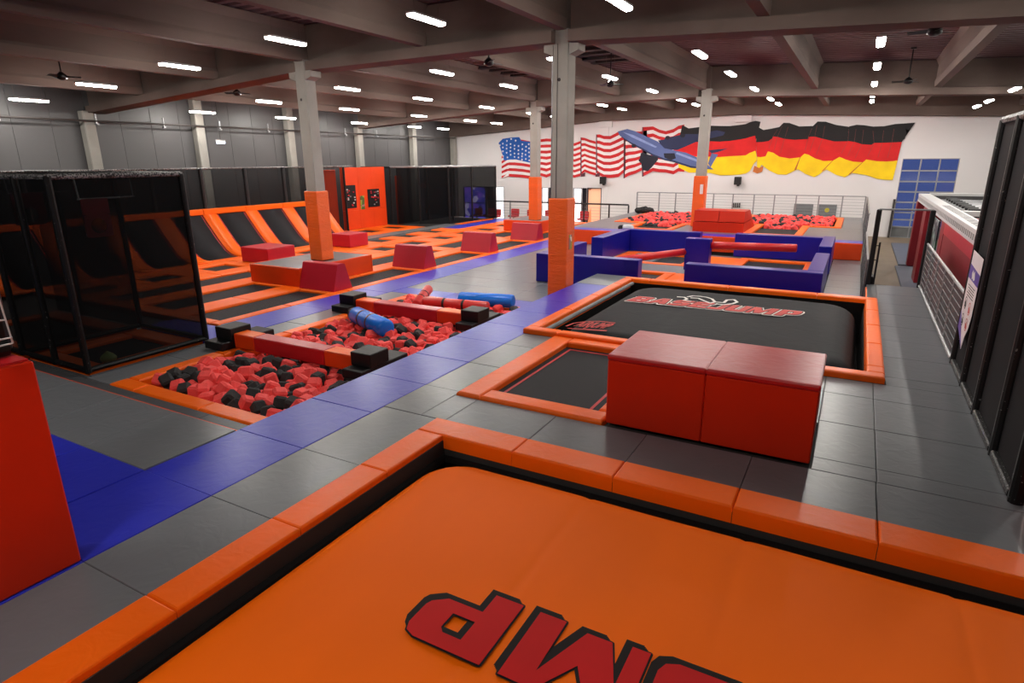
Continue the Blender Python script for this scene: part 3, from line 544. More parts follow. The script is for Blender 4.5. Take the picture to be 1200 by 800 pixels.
for y in steps(5.6, 21.9, 2.0): put('net_post', MB().tube((-22.42, y, -.95), (-22.42, y, 2.77), .085), 'blacksteel', nt)
put('net_sheet', MB().box(-22.425, -22.418, 5.6, 21.9, 1.2, 2.74), 'net_thin', nt); put('top_rail', MB().tube((-22.42, 5.6, 2.77), (-22.42, 24, 2.77), .03), 'lace_grey', nt)
# padded platforms round the columns
def platform(x0, x1, y0, y1, z1, label, hole):
    p = thing('column_platform', ((x0 + x1) / 2, (y0 + y1) / 2, LOW), label, 'platform', 'padded platforms round columns')
    mb = MB()
    for a, b, c, d in rects(x0 + .06, x1 - .06, y0 + .06, y1 - .06, [hole]): mb.pad(a, b, c, d, LOW + .02, z1, .008)
    put('top_mat', mb, 'grey', p)
    for a, b, c, d in ((x0, x1, y0, y0 + .055), (x0, x1, y1 - .055, y1), (x0, x0 + .055, y0 + .055, y1 - .055), (x1 - .055, x1, y0 + .055, y1 - .055)): put('side_pad', MB().rbox(a, b, c, d, LOW + .012, z1 + .005, .015, 1), 'redorange', p)
    for a, b, c, d in ((x0, x1, y0, y0 + .06), (x1 - .06, x1, y0, y1)): put('top_edge', MB().box(a + .012, b - .012, c + .012, d - .012, z1 + .006, z1 + .009), 'orange', p)
platform(-15.65, -13.58, 12.05, 15.13, .09, 'orange sided grey platform round the column on the left', (-14.52, -13.98, 13.35, 13.89))
platform(-15.65, -13.5, 27.4, 30.4, .09, 'orange sided grey platform round the far column', (-14.47, -13.93, 27.83, 28.37))
# red trapezoid blocks along the court edge
for k, y in enumerate((12.0, 16.08, 20.28, 24.36)):
    mb = MB().prism([(y, LOW + .012), (y + .72, LOW + .012), (y + .5, .27), (y + .46, .29), (y + .26, .29), (y + .22, .27)], 'x', -13.57, -12.24)
    put('trapezoid_block', mb, 'crimson', label='red trapezoid foam block, %s of four along the court edge' % ('first and nearest', 'second', 'third', 'fourth and farthest')[k], cat='foam block', group='red trapezoid blocks')
put('foam_box', MB().rbox(-19.2, -17.8, 14.5, 15.73, LOW + .012, .09, .03, 2), 'crimson', label='low red foam box in front of the wall trampolines by the left column', cat='foam block')
put('foam_box', MB().rbox(-19.19, -18.15, 18.93, 20.05, LOW + .012, .1, .03, 2), 'crimson', label='low red foam box behind the left column near the climbing wall', cat='foam block')
put('foam_box', MB().rbox(-16.3, -15.7, 11.2, 12.0, LOW + .012, .05, .03, 2), 'crimson', label='red foam box dimly seen through the black ball cage net', cat='foam block') if False else None
# climbing wall with hold boards
cw = thing('climbing_wall', (-23.2, 25.5, LOW), 'tall plain orange wall carrying two black hold boards', 'climbing wall')
for a, b in ((23.92, 25.0), (25.004, 26.06), (26.064, 27.14)):
    put('wall_panel', MB().rbox(-23.25, -23.05, a, b, .53, 2.7, .008, 1), 'redorange', cw); put('wall_panel', MB().rbox(-23.25, -23.05, a, b, LOW + .012, .525, .008, 1), 'redorange', cw)
for nm, y0, y1, z0, z1 in (('left', 23.98, 24.75, .66, 1.82), ('right', 25.66, 26.58, .62, 1.56)):
    b_ = thing('hold_board', (-23.0, (y0 + y1) / 2, z0), 'black board with small climbing holds, %s one on the orange wall' % nm, 'hold board', 'boards on the climbing wall')
    put('board', MB().box(-23.045, -23.02, y0, y1, z0, z1), 'black', b_)
    for i in range(15): yy, zz = random.uniform(y0 + .1, y1 - .1), random.uniform(z0 + .12, z1 - .1); put('hold', MB().rbox(-23.02, -22.97, yy - .05, yy + .05, zz - .035, zz + .035, .015, 1), random.choice(['pale', 'redline', 'boxgrey', 'crimson']), b_)
put('notice_board', MB().box(-23.045, -23.02, 25.06, 25.36, .55, 1.25), 'notice', label='narrow colourful notice between the two black hold boards', cat='notice')

# ================================================================ NET CAGES
def frame_net(name, loc, label, panels, posts, rails, net='net', post_r=.055):
    t_ = thing(name, loc, label, 'net cage')
    for p in posts: put('padded_post', MB().tube(p[0], p[1], post_r, 10), 'lace_black', t_)
    for a, b, m_ in rails: put('rail', MB().tube(a, b, .045, 8), m_, t_)
    for q in panels: put('net_sheet', MB().add(q, [(0, 1, 2, 3)]), net, t_)
    return t_
Q = lambda ax, c, a, b, z0, z1: [(c, a, z0), (c, b, z0), (c, b, z1), (c, a, z1)] if ax == 'x' else [(a, c, z0), (b, c, z0), (b, c, z1), (a, c, z1)]
XS = [-11.09, -12.14, -13.3, -14.45, -15.6, -16.75]; zt = 2.8; zb = LOW + .02
cg = frame_net('ball_cage', (-13.5, 6.2, LOW), 'black netted ball trampoline cage standing behind the foam pit',
    [Q('x', -11.09, 5.09, 7.31, zb, zt), Q('y', 5.09, -11.09, -16.75, zb, zt), Q('y', 7.31, -11.09, -16.75, zb, zt), Q('x', -13.3, 5.09, 7.31, zb, zt)],
    [((x, 5.09, zb), (x, 5.09, zt)) for x in XS] + [((-11.09, 7.31, zb), (-11.09, 7.31, zt)), ((-13.3, 7.31, zb), (-13.3, 7.31, zt)), ((-15.6, 7.31, zb), (-15.6, 7.31, zt))],
    [((-11.09, 5.09, zt), (-11.09, 7.31, zt), 'lace_grey'), ((-11.09, 5.09, zt), (-16.75, 5.09, zt), 'lace_grey'), ((-11.09, 7.31, zt), (-16.75, 7.31, zt), 'lace_grey'), ((-13.3, 5.09, zt), (-13.3, 7.31, zt), 'lace_black'),
     ((-11.09, 5.09, zb + .05), (-11.09, 7.31, zb + .05), 'lace_black'), ((-11.09, 5.09, zb + .05), (-16.75, 5.09, zb + .05), 'lace_black'), ((-11.09, 7.31, zb + .05), (-13.3, 7.31, zb + .05), 'lace_black'), ((-13.3, 5.09, zb + .05), (-13.3, 7.31, zb + .05), 'lace_black')])
for x0, x1 in ((-13.2, -11.15), (-16.7, -13.4)):
    t_ = thing('trampoline', ((x0 + x1) / 2, 6.2, LOW - .1), 'orange framed trampoline inside the ball cage, %s bay' % ('first' if x0 > -13.3 else 'second'), 'trampoline', 'trampolines in the ball cage')
    put('jump_bed', MB().box(x0 + .35, x1 - .35, 5.5, 6.85, LOW - .07, LOW - .055), 'bed', t_)
    for a, b, c, d in rects(x0, x1, 5.13, 7.27, [(x0 + .35, x1 - .35, 5.5, 6.85)]): put('frame_pad', MB().pad(a + .002, b - .002, c + .002, d - .002, LOW - .1, LOW + .015, .025), 'orange', t_)
mb = MB().lathe((-11.45, 5.62, LOW - .055), (-11.45, 5.62, LOW + .21), [(k / 12, .1325 * math.sin(math.pi * max(.02, min(.98, k / 12)))) for k in range(13)], 18); put('ball', mb, 'ball', smooth=True, label='green ball lying in the corner of the ball cage', cat='ball')
for nm, x, y0, y1, z0, z1 in (('first', -13.22, 6.55, 7.05, 1.6, 2.33), ('second', -15.5, 6.35, 6.95, 1.75, 2.4)):
    t_ = thing('ball_hoop', (x, (y0 + y1) / 2, z0), 'dark red hoop board on white pipes in the %s bay of the ball cage' % nm, 'hoop', 'hoops in the ball cage')
    yc = (y0 + y1) / 2; m_ = MB(); zc = z0 + .2; n = 18; ro, ri = .2, .15      # board with a round hole
    sq = [(y0 if math.cos(a) < -.7 else y1 if math.cos(a) > .7 else yc + (y1 - y0) / 2 * math.cos(a) / .7071, z0 - .02 if math.sin(a) < -.7 else zc + .22 if math.sin(a) > .7 else zc + .22 * math.sin(a) / .7071) for a in [2 * math.pi * i / n for i in range(n)]]
    inn = [(yc + ri * math.cos(2 * math.pi * i / n), zc + ri * math.sin(2 * math.pi * i / n)) for i in range(n)]
    for i in range(n):
        j = (i + 1) % n; m_.add([(x + d, *p) for d in (0, .04) for p in (sq[i], sq[j], inn[j], inn[i])], [(0, 1, 2, 3), (7, 6, 5, 4), (0, 4, 5, 1), (2, 6, 7, 3)])
    m_.box(x, x + .04, y0, y1, zc + .22, z1); put('board', m_, 'redpaint', t_)
    put('pipe_frame', MB().tube((x + .02, y0 - .05, zt), (x + .02, y0 - .02, z1), .018).tube((x + .02, y1 + .5, zt), (x + .02, y1 + .52, z1), .018).tube((x + .02, y0 - .05, z1), (x + .02, y1 + .55, z1), .018), 'steel', t_)
# black net halls at the back left
X0, X1_, yb = -23.2, -19.5, 27.5
frame_net('net_hall', (-21.4, 30, LOW), 'tall black netted enclosure beside the orange climbing wall at the back',
    [Q('y', 27.5, -25.2, -20.05, zb, 2.7), Q('x', -20.05, 28.9, 33.4, zb, 2.7), Q('y', 33.4, -25.2, -19.0, zb, 2.7), Q('x', -23.2, 27.5, 33.4, zb, 2.7)] if False else
    [Q('y', 27.45, -25.0, -22.9, zb, 2.68), [(-22.9, 27.45, zb), (-20.05, 28.97, zb), (-20.05, 28.97, 2.68), (-22.9, 27.45, 2.68)], [(-20.05, 28.97, zb), (-19.55, 33.3, zb), (-19.55, 33.3, 2.68), (-20.05, 28.97, 2.68)], Q('y', 33.3, -25.0, -19.55, zb, 2.68), Q('x', -22.6, 27.6, 33.3, zb, 2.68)],
    [((x, y, zb), (x, y, 2.68)) for x, y in ((-22.9, 27.45), (-21.5, 28.2), (-20.05, 28.97), (-19.82, 31), (-19.55, 33.3), (-22.6, 33.3), (-22.6, 30.4), (-21.2, 31), (-24, 30.4))],
    [((-25, 27.45, 2.68), (-22.9, 27.45, 2.68), 'lace_black'), ((-22.9, 27.45, 2.68), (-20.05, 28.97, 2.68), 'steel'), ((-20.05, 28.97, 2.68), (-19.55, 33.3, 2.68), 'steel'), ((-25, 33.3, 2.68), (-19.55, 33.3, 2.68), 'steel')], 'net_hall', .05)
put('pad_frame', MB().pad(-19.9, -19.6, 29.2, 33, LOW - .1, LOW + .01, .02), 'orange', label='orange pad edge along the black net enclosure at the back', cat='pad')
put('arrow_panel', MB().prism([(29.9, 1.55), (30.5, 1.45), (30.5, 1.35), (31.0, 1.6), (30.5, 1.82), (30.5, 1.72), (29.9, 1.7)], 'x', -22.85, -22.8), 'redorange', label='orange arrow shaped panel hanging inside the black net enclosure', cat='panel')
put('padded_post', MB().rbox(-23.4, -23.1, 28.4, 28.7, LOW - .1, 2.2, .04, 2), 'redorange', label='dark orange padded post standing inside the black net enclosure', cat='post')
put('net_wall_panel', MB().rbox(-23.3, -23.2, 22.3, 23.6, LOW, 2.6, .02, 1), 'redorange', label='rust orange panel left of the climbing wall behind black net', cat='panel')
frame_net('net_screen', (-22.3, 22, LOW), 'narrow black net screen left of the orange climbing wall', [Q('x', -22.9, 21.9, 23.85, LOW, 2.75)], [((-22.9, y, LOW - .1), (-22.9, y, 2.75)) for y in (21.9, 22.3, 23.85)], [((-22.9, 21.9, 2.75), (-22.9, 23.85, 2.75), 'lace_grey')], 'net_thin')

# ================================================================ TOWER WALL AT THE LEFT EDGE
tw = thing('tower_wall', (-5.15, .3, 0), 'tall red-orange padded wall at the left picture edge in front', 'padded wall')
put('wall_pad', MB().rbox(-5.35, -4.97, -1.4, 1.95, 0, 1.66, .012, 1), 'vermilion', tw); put('top_pad', MB().box(-5.33, -5.0, -1.38, 1.93, 1.661, 1.675), 'red', tw)
nf = thing('tower_net', (-5.25, .3, 1.68), 'black padded net frame on top of the red-orange wall', 'net frame')
put('foot_roll', MB().tube((-5.2, -1.3, 1.74), (-5.2, 1.9, 1.74), .06, 12), 'lace_black', nf); put('padded_post', MB().tube((-5.26, 1.9, 1.72), (-5.2, 1.9, 3.3), .055, 10), 'lace_black', nf); put('padded_post', MB().tube((-5.26, 1.0, 1.72), (-5.2, 1.0, 3.3), .055, 10), 'lace_black', nf)
put('net_sheet', MB().add([(-5.26, -1.3, 1.75), (-5.26, 1.9, 1.75), (-5.2, 1.9, 3.3), (-5.2, -1.3, 3.3)], [(0, 1, 2, 3)]), 'net_dense', nf)
wt = thing('white_ladder_frame', (-4.95, 1.6, 1.7), 'small white tube lattice hanging beside the black net frame', 'lattice'); mb = MB()
for a, b in (((-4.9, 1.83, 1.83), (-4.86, 1.8, 2.15)), ((-4.95, 1.76, 1.82), (-4.9, 1.73, 2.15)), ((-4.9, 1.83, 1.83), (-5.02, 1.5, 1.8)), ((-4.86, 1.82, 1.88), (-5.0, 1.5, 1.85)), ((-4.88, 1.81, 2.0), (-4.95, 1.5, 2.02)), ((-4.9, 1.7, 1.81), (-4.9, 1.75, 2.0))): mb.tube(a, b, .006, 6)
put('tubes', mb, 'whitesteel', wt)

# ================================================================ BLUE PEN
pen = [('front wall on the left', (-8.05, -4.95, 16.0, 16.36), .38), ('front wall on the right', (-3.72, -.47, 16.05, 16.42), .38), ('right side wall, nearer piece', (-.84, -.47, 16.425, 19.7), .38), ('right side wall, farther piece', (-.84, -.47, 21.05, 24.0), .40),
       ('back wall on the right', (-3.72, -.845, 23.55, 23.95), .38), ('back wall on the left', (-8.0, -4.92, 23.35, 23.72), .38), ('left side wall, farther piece', (-8.05, -7.62, 20.35, 23.345), .38), ('left side wall, nearer piece', (-8.05, -7.7, 16.365, 19.1), .38)]
for nm, (a, b, c, d), z in pen: put('pen_wall', MB().rbox(a, b, c, d, LOW + .002, z, .02, 2), 'shaded_blue', label='blue padded pen %s' % nm, cat='padded wall', group='blue walls of the pen')
pw = thing('roller_post', (-4.25, 20.1, LOW), 'tall blue padded block in the middle of the pen holding red rollers', 'padded block'); put('post_pad', MB().rbox(-4.65, -3.88, 19.9, 20.3, LOW + .002, .57, .02, 2), 'shaded_blue', pw)
for nm, p0, p1, r in (('right', (-3.87, 20.12, .36), (-1.38, 20.12, .42), .12), ('left', (-4.66, 20.0, .12), (-6.2, 17.6, .06), .115)):
    put('roller', MB().lathe(p0, p1, [(0, r * .8), (.01, r), (.99, r), (1, r * .8)], 20), 'red', smooth=True, label='dark red padded roller reaching to the %s from the blue pen block' % nm, cat='roller', group='red rollers of the pen')
PB = [(-7.1, -5.0, 16.9, 18.9), (-7.1, -5.0, 20.9, 22.9), (-3.4, -1.25, 16.9, 18.9), (-3.1, -1.25, 20.9, 23.0)]
for a, b, c, d in PB:
    pt = thing('trampoline', ((a + b) / 2, (c + d) / 2, LOW - .12), 'orange padded trampoline inside the blue pen, %s %s one' % ('left' if a < -4 else 'right', 'nearer' if c < 19 else 'farther'), 'trampoline', 'trampolines inside the blue pen')
    put('jump_bed', MB().box(a, b, c, d, LOW - .07, LOW - .055), 'bed', pt)
    for q in ((a - .3, b + .3, c - .3, c), (a - .3, b + .3, d, d + .3), (a - .3, a, c, d), (b, b + .3, c, d)): put('frame_pad', MB().pad(q[0] + .002, q[1] - .002, q[2] + .002, q[3] - .002, LOW - .12, LOW + .02, .025), 'orange', pt)
for a, b, c, d in rects(-7.6, -.85, 16.4, 23.5, [(p[0] - .3, p[1] + .3, p[2] - .3, p[3] + .3) for p in PB]): put('floor_mat', MB().pad(a + .002, b - .002, c + .002, d - .002, LOW - .12, LOW, .008), 'orange' if b - a < 1.4 and d - c > 1 else 'grey', lo)

# ================================================================ THINGS ON THE STAGE
for nm, T in (('left', PL), ('right', PR)):
    t_ = thing('foam_pit_frame', (T[1][0] + 2, 31, SZ), 'orange T shaped pad frame of the %s back foam pit' % nm, 'pad frame', 'foam pits on the back stage')
    (a0, a1, c0, c1), (b0, b1, d0, d1) = T
    for q in ((a0 - .3, a0, c0, d0 - .0), (a1, a1 + .3, c0, d0), (b0 - .3, a0 - .3, d0 - .3, d0), (a1 + .3, b1 + .3, d0 - .3, d0), (b0 - .3, b0, d0, d1), (b1, b1 + .3, d0, d1), (b0 - .3, b1 + .3, d1, d1 + .3), (a0 - .3, a1 + .3, c0 - .3, c0)):
        put('frame_pad', MB().pad(q[0] + .002, q[1] - .002, q[2] + .002, q[3] - .002, SZ - .15, SZ + .04, .03), 'orange', t_)
    put('pit_floor', MB().box(b0, b1, d0, d1, -.5, -.45), 'pitdark', t_); put('runway_bed', MB().box(a0, a1, c0, d0 - 1.1, SZ - .08, SZ - .06), 'bed', t_)
    P_ = spots(b0 + .1, b1 - .1, d0 + .1, d1 - .1, .21, SZ - .0, .07) + spots(a0 + .1, a1 - .1, d0 - 1.05, d0, .21, SZ - .03, .06)
    scatter('foam_cubes', P_, .3, None, 'red and black foam cubes heaped in the %s back foam pit' % nm, 'foam cubes')
wd = thing('wedge_box', (-4.8, 27.2, SZ), 'red-orange padded wedge on the stage before the column', 'padded wedge')
for a, b in ((-5.79, -4.8), (-4.795, -3.8)):
    put('lower_block', MB().prism([(25.85, SZ), (28.9, SZ), (28.2, .53), (25.85, .53)], 'x', a, b), 'vermilion', wd); put('upper_block', MB().prism([(25.92, .565), (28.1, .565), (27.3, .97), (26.0, .97)], 'x', a + .008, b - .008), 'vermilion', wd)
    put('top_cover', MB().box(a + .01, b - .01, 26.02, 27.28, .971, .985), 'red', wd)
t_ = thing('cloth_bundle', (-10.1, 33.3, SZ), 'black cloth bundle lying by the railing left of the back pit', 'cloth'); mb = MB()
for k in range(7): mb.lathe((-10.5 + k * .12, 33.2 + random.uniform(-.1, .1), SZ + .05), (-10.4 + k * .12, 33.3 + random.uniform(-.1, .1), SZ + .38 - .03 * abs(k - 3)), [(0, .1), (.3, .2), (.7, .18), (1, .06)], 8)
put('cloth', mb, 'cloth', t_)
t_ = thing('shoe_bag', (-8.3, 24.9, SZ), 'small white and grey bag on the stage edge behind the blue wall', 'bag'); put('body', MB().lathe((-8.5, 24.9, SZ + .13), (-8.0, 24.95, SZ + .12), [(0, .04), (.2, .12), (.6, .13), (.9, .1), (1, .04)], 12), 'pale', t_, True); put('dark_end', MB().lathe((-8.65, 24.88, SZ + .11), (-8.45, 24.9, SZ + .12), [(0, .05), (.3, .1), (1, .1)], 10), 'cloth', t_, True)
rl = thing('stage_railing', (-5.4, 35.3, SZ), 'grey steel railing with thin wires along the back stage edge', 'railing')
px = [-11.2, -9.9, -8.96, -7.9, -6.89, -5.87, -4.80, -3.79, -2.75, -1.70, -.63, .37]
for x in px: put('post', MB().box(x - .03, x + .03, 35.26, 35.32, SZ, 1.18), 'steel', rl)
put('top_rail', MB().tube((-11.2, 35.29, 1.18), (.37, 35.29, 1.18), .025), 'steel', rl)
for k in range(6): put('wire', MB().tube((-11.2, 35.29, .3 + k * .145), (.37, 35.29, .3 + k * .145), .007, 5), 'steel', rl)
rl = thing('side_railing', (.42, 26, LOW), 'grey wire mesh railing along the right stage and walkway edge', 'railing')
for y, z in [(35.3, SZ), (33, SZ), (30.7, SZ), (28.4, SZ), (26.1, SZ), (24.4, LOW), (22.2, LOW), (20, LOW), (17.8, LOW)]: put('post', MB().box(.42, .46, y - .025, y + .025, z - .5, z + 1.0), 'steel', rl)
for (ya, yb_, z) in ((24.6, 35.3, SZ), (17.6, 24.4, LOW)):
    put('top_rail', MB().tube((.44, ya, z + 1.0), (.44, yb_, z + 1.0), .025), 'steel', rl); put('mesh_infill', MB().box(.438, .442, ya, yb_, z, z + .98), 'wire', rl)
rl = thing('black_railing', (-16, 34.0, LOW), 'black steel railing with wires at the far end of the court', 'railing')
for k, x in enumerate([-20.6, -18.9, -17.3, -15.7, -13.95, -12.4, -11.25]): put('post', MB().box(x - .035, x + .035, 33.93, 34.0, -1, .52), 'blacksteel' if k > 3 else 'steel', rl)
put('top_rail', MB().tube((-20.6, 33.96, .54), (-11.25, 33.96, .54), .045), 'blacksteel', rl)
for k in range(5): put('wire', MB().tube((-20.6, 33.96, -.35 + k * .17), (-11.25, 33.96, -.35 + k * .17), .008, 5), 'steel', rl)
for k, (x, y) in enumerate([(-22.4, 35.6), (-21.7, 35.9), (-20.9, 35.5), (-19.9, 36.2), (-18.5, 35.8), (-17.3, 36.0), (-15.9, 35.6), (-14.9, 36.1)]):
    s_ = thing('red_seat', (x, y, -1), 'small red seat on the hall floor behind the black railing, %s from the left' % ['first', 'second', 'third', 'fourth', 'fifth', 'sixth', 'seventh', 'last'][k], 'seat', 'red seats by the bright windows')
    put('seat_pad', MB().rbox(x - .3, x + .3, y - .25, y + .25, -.62, -.5, .03, 1), 'seatred', s_); put('back_pad', MB().rbox(x - .3, x + .3, y + .2, y + .3, -.5, -.1, .03, 1), 'seatred', s_); put('pedestal', MB().tube((x, y, -1), (x, y, -.62), .06, 8), 'steel', s_)
for nm, a, b in (('left', -3.0, -2.05), ('right', -1.77, -.9)):
    t_ = thing('wall_board', ((a + b) / 2, 37.75, -.2), 'grey board on the white wall behind the railing, %s one of the pair' % nm, 'board', 'grey boards on the back wall'); put('board', MB().box(a, b, 37.72, 37.8, -.2, .6), 'boxgrey', t_)
    if nm == 'right': put('yellow_mark', MB().tube((-1.35, 37.715, .3), (-1.35, 37.72, .3), .12, 12), 'yellow', t_)
t_ = thing('wall_vent', (-6.05, 37.7, .3), 'small dark slatted vent low on the white back wall', 'vent')
for k in range(4): put('slat', MB().box(-6.25 + k * .11, -6.18 + k * .11, 37.72, 37.8, .3, .56), 'darkpipe', t_)
for nm, x, z in (('under the striped flag', -14.17, 1.45), ('under the black red gold flag', -6.07, 1.5)):
    t_ = thing('wall_speaker', (x, 37.5, z), 'black loudspeaker on the back wall %s' % nm, 'speaker', 'loudspeakers on the back wall'); put('cabinet', MB().rbox(x - .18, x + .18, 37.35, 37.62, z + .08, z + .52, .02, 1), 'speaker', t_); put('bracket', MB().box(x - .04, x + .08, 37.5, 37.8, z, z + .12), 'blacksteel', t_)

# ================================================================ RIGHT HAND SIDE
nw = thing('net_wall', (1.6, 8.6, 0), 'tall dark net wall with black padded posts on the right', 'net wall'); PYs = [10.92, 9.81, 8.72, 7.5, 6.47]; zt = 3.48
for y in PYs: put('padded_post', MB().tube((1.62, y, 0), (1.62, y, zt), .065, 12), 'lace_black', nw)
for a, b in zip(PYs, PYs[1:]):
    put('net_sheet', MB().box(1.618, 1.624, b, a, .05, zt), 'net_dense', nw); put('foot_rail', MB().rbox(1.56, 1.63, b + .06, a - .06, .0, .085, .015, 1), 'lace_foot', nw); put('top_rail', MB().tube((1.62, a, zt), (1.62, b, zt), .055, 8), 'lace_grey', nw)
put('corner_pad', MB().rbox(1.66, 1.95, 5.9, 6.35, 0, .32, .03, 2), 'redorange', label='small red-orange pad behind the last net post on the right', cat='pad')
sg = thing('rule_banner', (1.545, 10.3, .45), 'white banner with violet bands and round icons hung on the dark net', 'banner')
put('sheet', MB().prism([(10.74, 1.74), (9.9, 1.72), (9.9, .95), (9.98, .75), (10.12, .6), (10.2, .42), (10.35, .5), (10.74, .62)], 'x', 1.548, 1.552), 'sign', sg)
put('violet_band', MB().prism([(10.74, 1.55), (9.9, 1.5), (9.9, 1.34), (10.74, 1.36)], 'x', 1.545, 1.549), 'violet', sg); put('violet_band', MB().prism([(10.74, .86), (10.5, .68), (10.2, .43), (10.35, .5), (10.74, .62)], 'x', 1.545, 1.549), 'violet', sg)
for y, z, m_ in ((10.52, 1.02, 'letter_black'), (10.16, 1.0, 'letter_rust'), (10.5, .78, 'letter_black'), (10.16, .78, 'letter_rust')):
    mb = MB(); n = 16; [mb.add([(1.545, y + r * math.cos(2 * math.pi * k / n), z + r * math.sin(2 * math.pi * k / n)) for k in (i, i + 1) for r in (.075, .09)], [(0, 1, 3, 2)]) for i in range(n)]; mb.prism([(y - .05, z - .05), (y + .03, z - .06), (y + .05, z), (y, z + .04)], 'x', 1.545, 1.547); put('icon', mb, m_, sg)
for k in range(5): put('text_line', MB().box(1.546, 1.548, 10.05 + .03 * (k % 2), 10.6 - .05 * (k % 3), 1.27 - k * .035, 1.28 - k * .035), 'letter_black', sg)
for y, z, s_ in ((10.3, 1.39, .09), (10.42, 1.39, .06)): put('emblem', MB().prism([(y - s_, z), (y, z - .02), (y + s_, z + .06), (y, z + .11)], 'x', 1.543, 1.546), 'letter_white', sg)
wf = thing('mesh_fence', (1.62, 14, 0), 'low grey wire mesh fence beside the grey walkway on the right', 'fence')
put('top_rail', MB().tube((1.6, 11.0, 1.05), (1.6, 17.3, 1.05), .026), 'steel', wf); put('bottom_rail', MB().tube((1.58, 11.0, .05), (1.58, 17.3, .05), .03), 'steel', wf); put('mesh_sheet', MB().box(1.6, 1.604, 11.0, 17.3, .05, 1.05), 'wire', wf)
for y in (11.05, 12.3, 13.55, 14.8, 16.05, 17.25): put('post', MB().tube((1.6, y, 0), (1.6, y, 1.05), .02), 'steel', wf)
for k in range(1, 8): put('wire', MB().tube((1.597, 11.0, .05 + k * .125), (1.597, 17.3, .05 + k * .125), .006, 5), 'steel', wf)
pg = thing('end_portal', (1.05, 17.35, 0), 'black post portal with a thin grey bar at the end of the walkway', 'portal')
put('left_post', MB().rbox(.45, .56, 17.2, 17.32, -1, 1.82, .02, 1), 'black', pg); put('right_post', MB().rbox(1.54, 1.65, 17.38, 17.5, -1, 1.82, .02, 1), 'black', pg); put('top_bar', MB().tube((.5, 17.27, 1.82), (1.6, 17.43, 1.82), .022), 'steel', pg); put('short_rail', MB().tube((.63, 17.37, -.9), (.63, 17.37, 1.03), .022).tube((.63, 17.37, .6), (.56, 17.3, .6), .012).tube((.63, 17.37, .95), (.56, 17.3, .95), .012), 'blacksteel', pg)
put('foot_pad', MB().rbox(.2 + .27, .62, 17.38, 17.9, -.95, .18, .03, 1), 'black', pg)
# lower corridor: mats, red parcours frame
for a, b, c, d in ((1.72, 4.2, 27.7, 34.8), (1.6, 4.2, 17.6, 27.3)): put('rubber_mat', MB().pad(a, b, c, d, -1, -.94, .02), 'rubber', label='dark grey rubber mat on the hall floor, %s' % ('far piece before the gate' if c > 27.5 else 'near piece below the walkway end'), cat='mat', group='rubber mats in the corridor')
pf = thing('parcours_frame', (3.6, 21, -1), 'red walled frame with white truss beams and steel tubes beside the corridor', 'obstacle frame'); TR0, TR1 = 13.0, 27.95
for x in (2.0, 5.6): put('truss_beam', MB().box(x, x + .34, TR0, TR1, 1.66, 1.71).box(x, x + .03, TR0, TR1, 1.44, 1.50).box(x, x + .03, TR0, TR1, 1.62, 1.66), 'whitesteel', pf)
for k in range(60): y = TR0 + .1 + k * .248; put('truss_web', MB().box(2.0, 2.02, y, y + .1, 1.50, 1.62), 'whitesteel', pf)
for k in range(26): y = 13.4 + k * .3; put('slot', MB().box(2.1, 2.28, y, y + .12, 1.711, 1.714), 'darkpipe', pf)
put('end_beam', MB().box(2.34, 5.6, 27.6, 27.95, 1.5, 1.74), 'whitesteel', pf); put('dark_panel', MB().box(2.34, 5.6, 25.3, 27.5, 1.6, 1.66), 'pitdark', pf); put('gap_shade_sheet', MB().box(2.34, 5.6, 19.65, 25.25, 1.5, 1.52), 'pitdark', pf)  # black sheet added below the tubes to put shade into their gaps
for k in range(9): y = 19.8 + k * .62; put('cross_tube', MB().tube((2.34, y, 1.64), (5.6, y, 1.64), .04, 10), 'steel', pf); put('black_collar', MB().tube((2.55 + .0 * k, y, 1.64), (2.85, y, 1.64), .09, 10), 'black', pf)
put('cross_beam', MB().box(2.34, 5.6, 19.1, 19.35, 1.58, 1.7), 'whitesteel', pf); put('red_liner', MB().box(2.36, 5.6, 19.4, 19.6, 1.3, 1.5), 'redpaint', pf)
put('red_panel', MB().box(2.0, 2.06, 13.0, 18.6, -.935, 1.44), 'redpaint', pf); put('red_panel', MB().box(1.99, 2.07, 18.6, 19.3, -.935, 1.44), 'redpaint', pf); put('panel_band', MB().box(1.99, 2.0, 13.0, 18.6, 1.18, 1.44), 'crimson', pf)
for y0, y1, w in ((27.4, 27.9, .29), (23.6, 24.6, .24), (21.2, 21.7, .2)): put('red_pillar', MB().rbox(1.97, 1.97 + w, y0, y1, -.935, 1.44, .015, 1), 'redpaint', pf)
put('back_wall', MB().box(5.94, 6.0, 13, 27.9, -1, 1.65), 'redpaint', pf)
vm = thing('display_board', (2.12, 20.2, .2), 'dark blue and green printed board between the red pillars', 'board'); put('board', MB().box(1.955, 1.985, 19.5, 21.0, .3, 1.4), 'screen', vm)

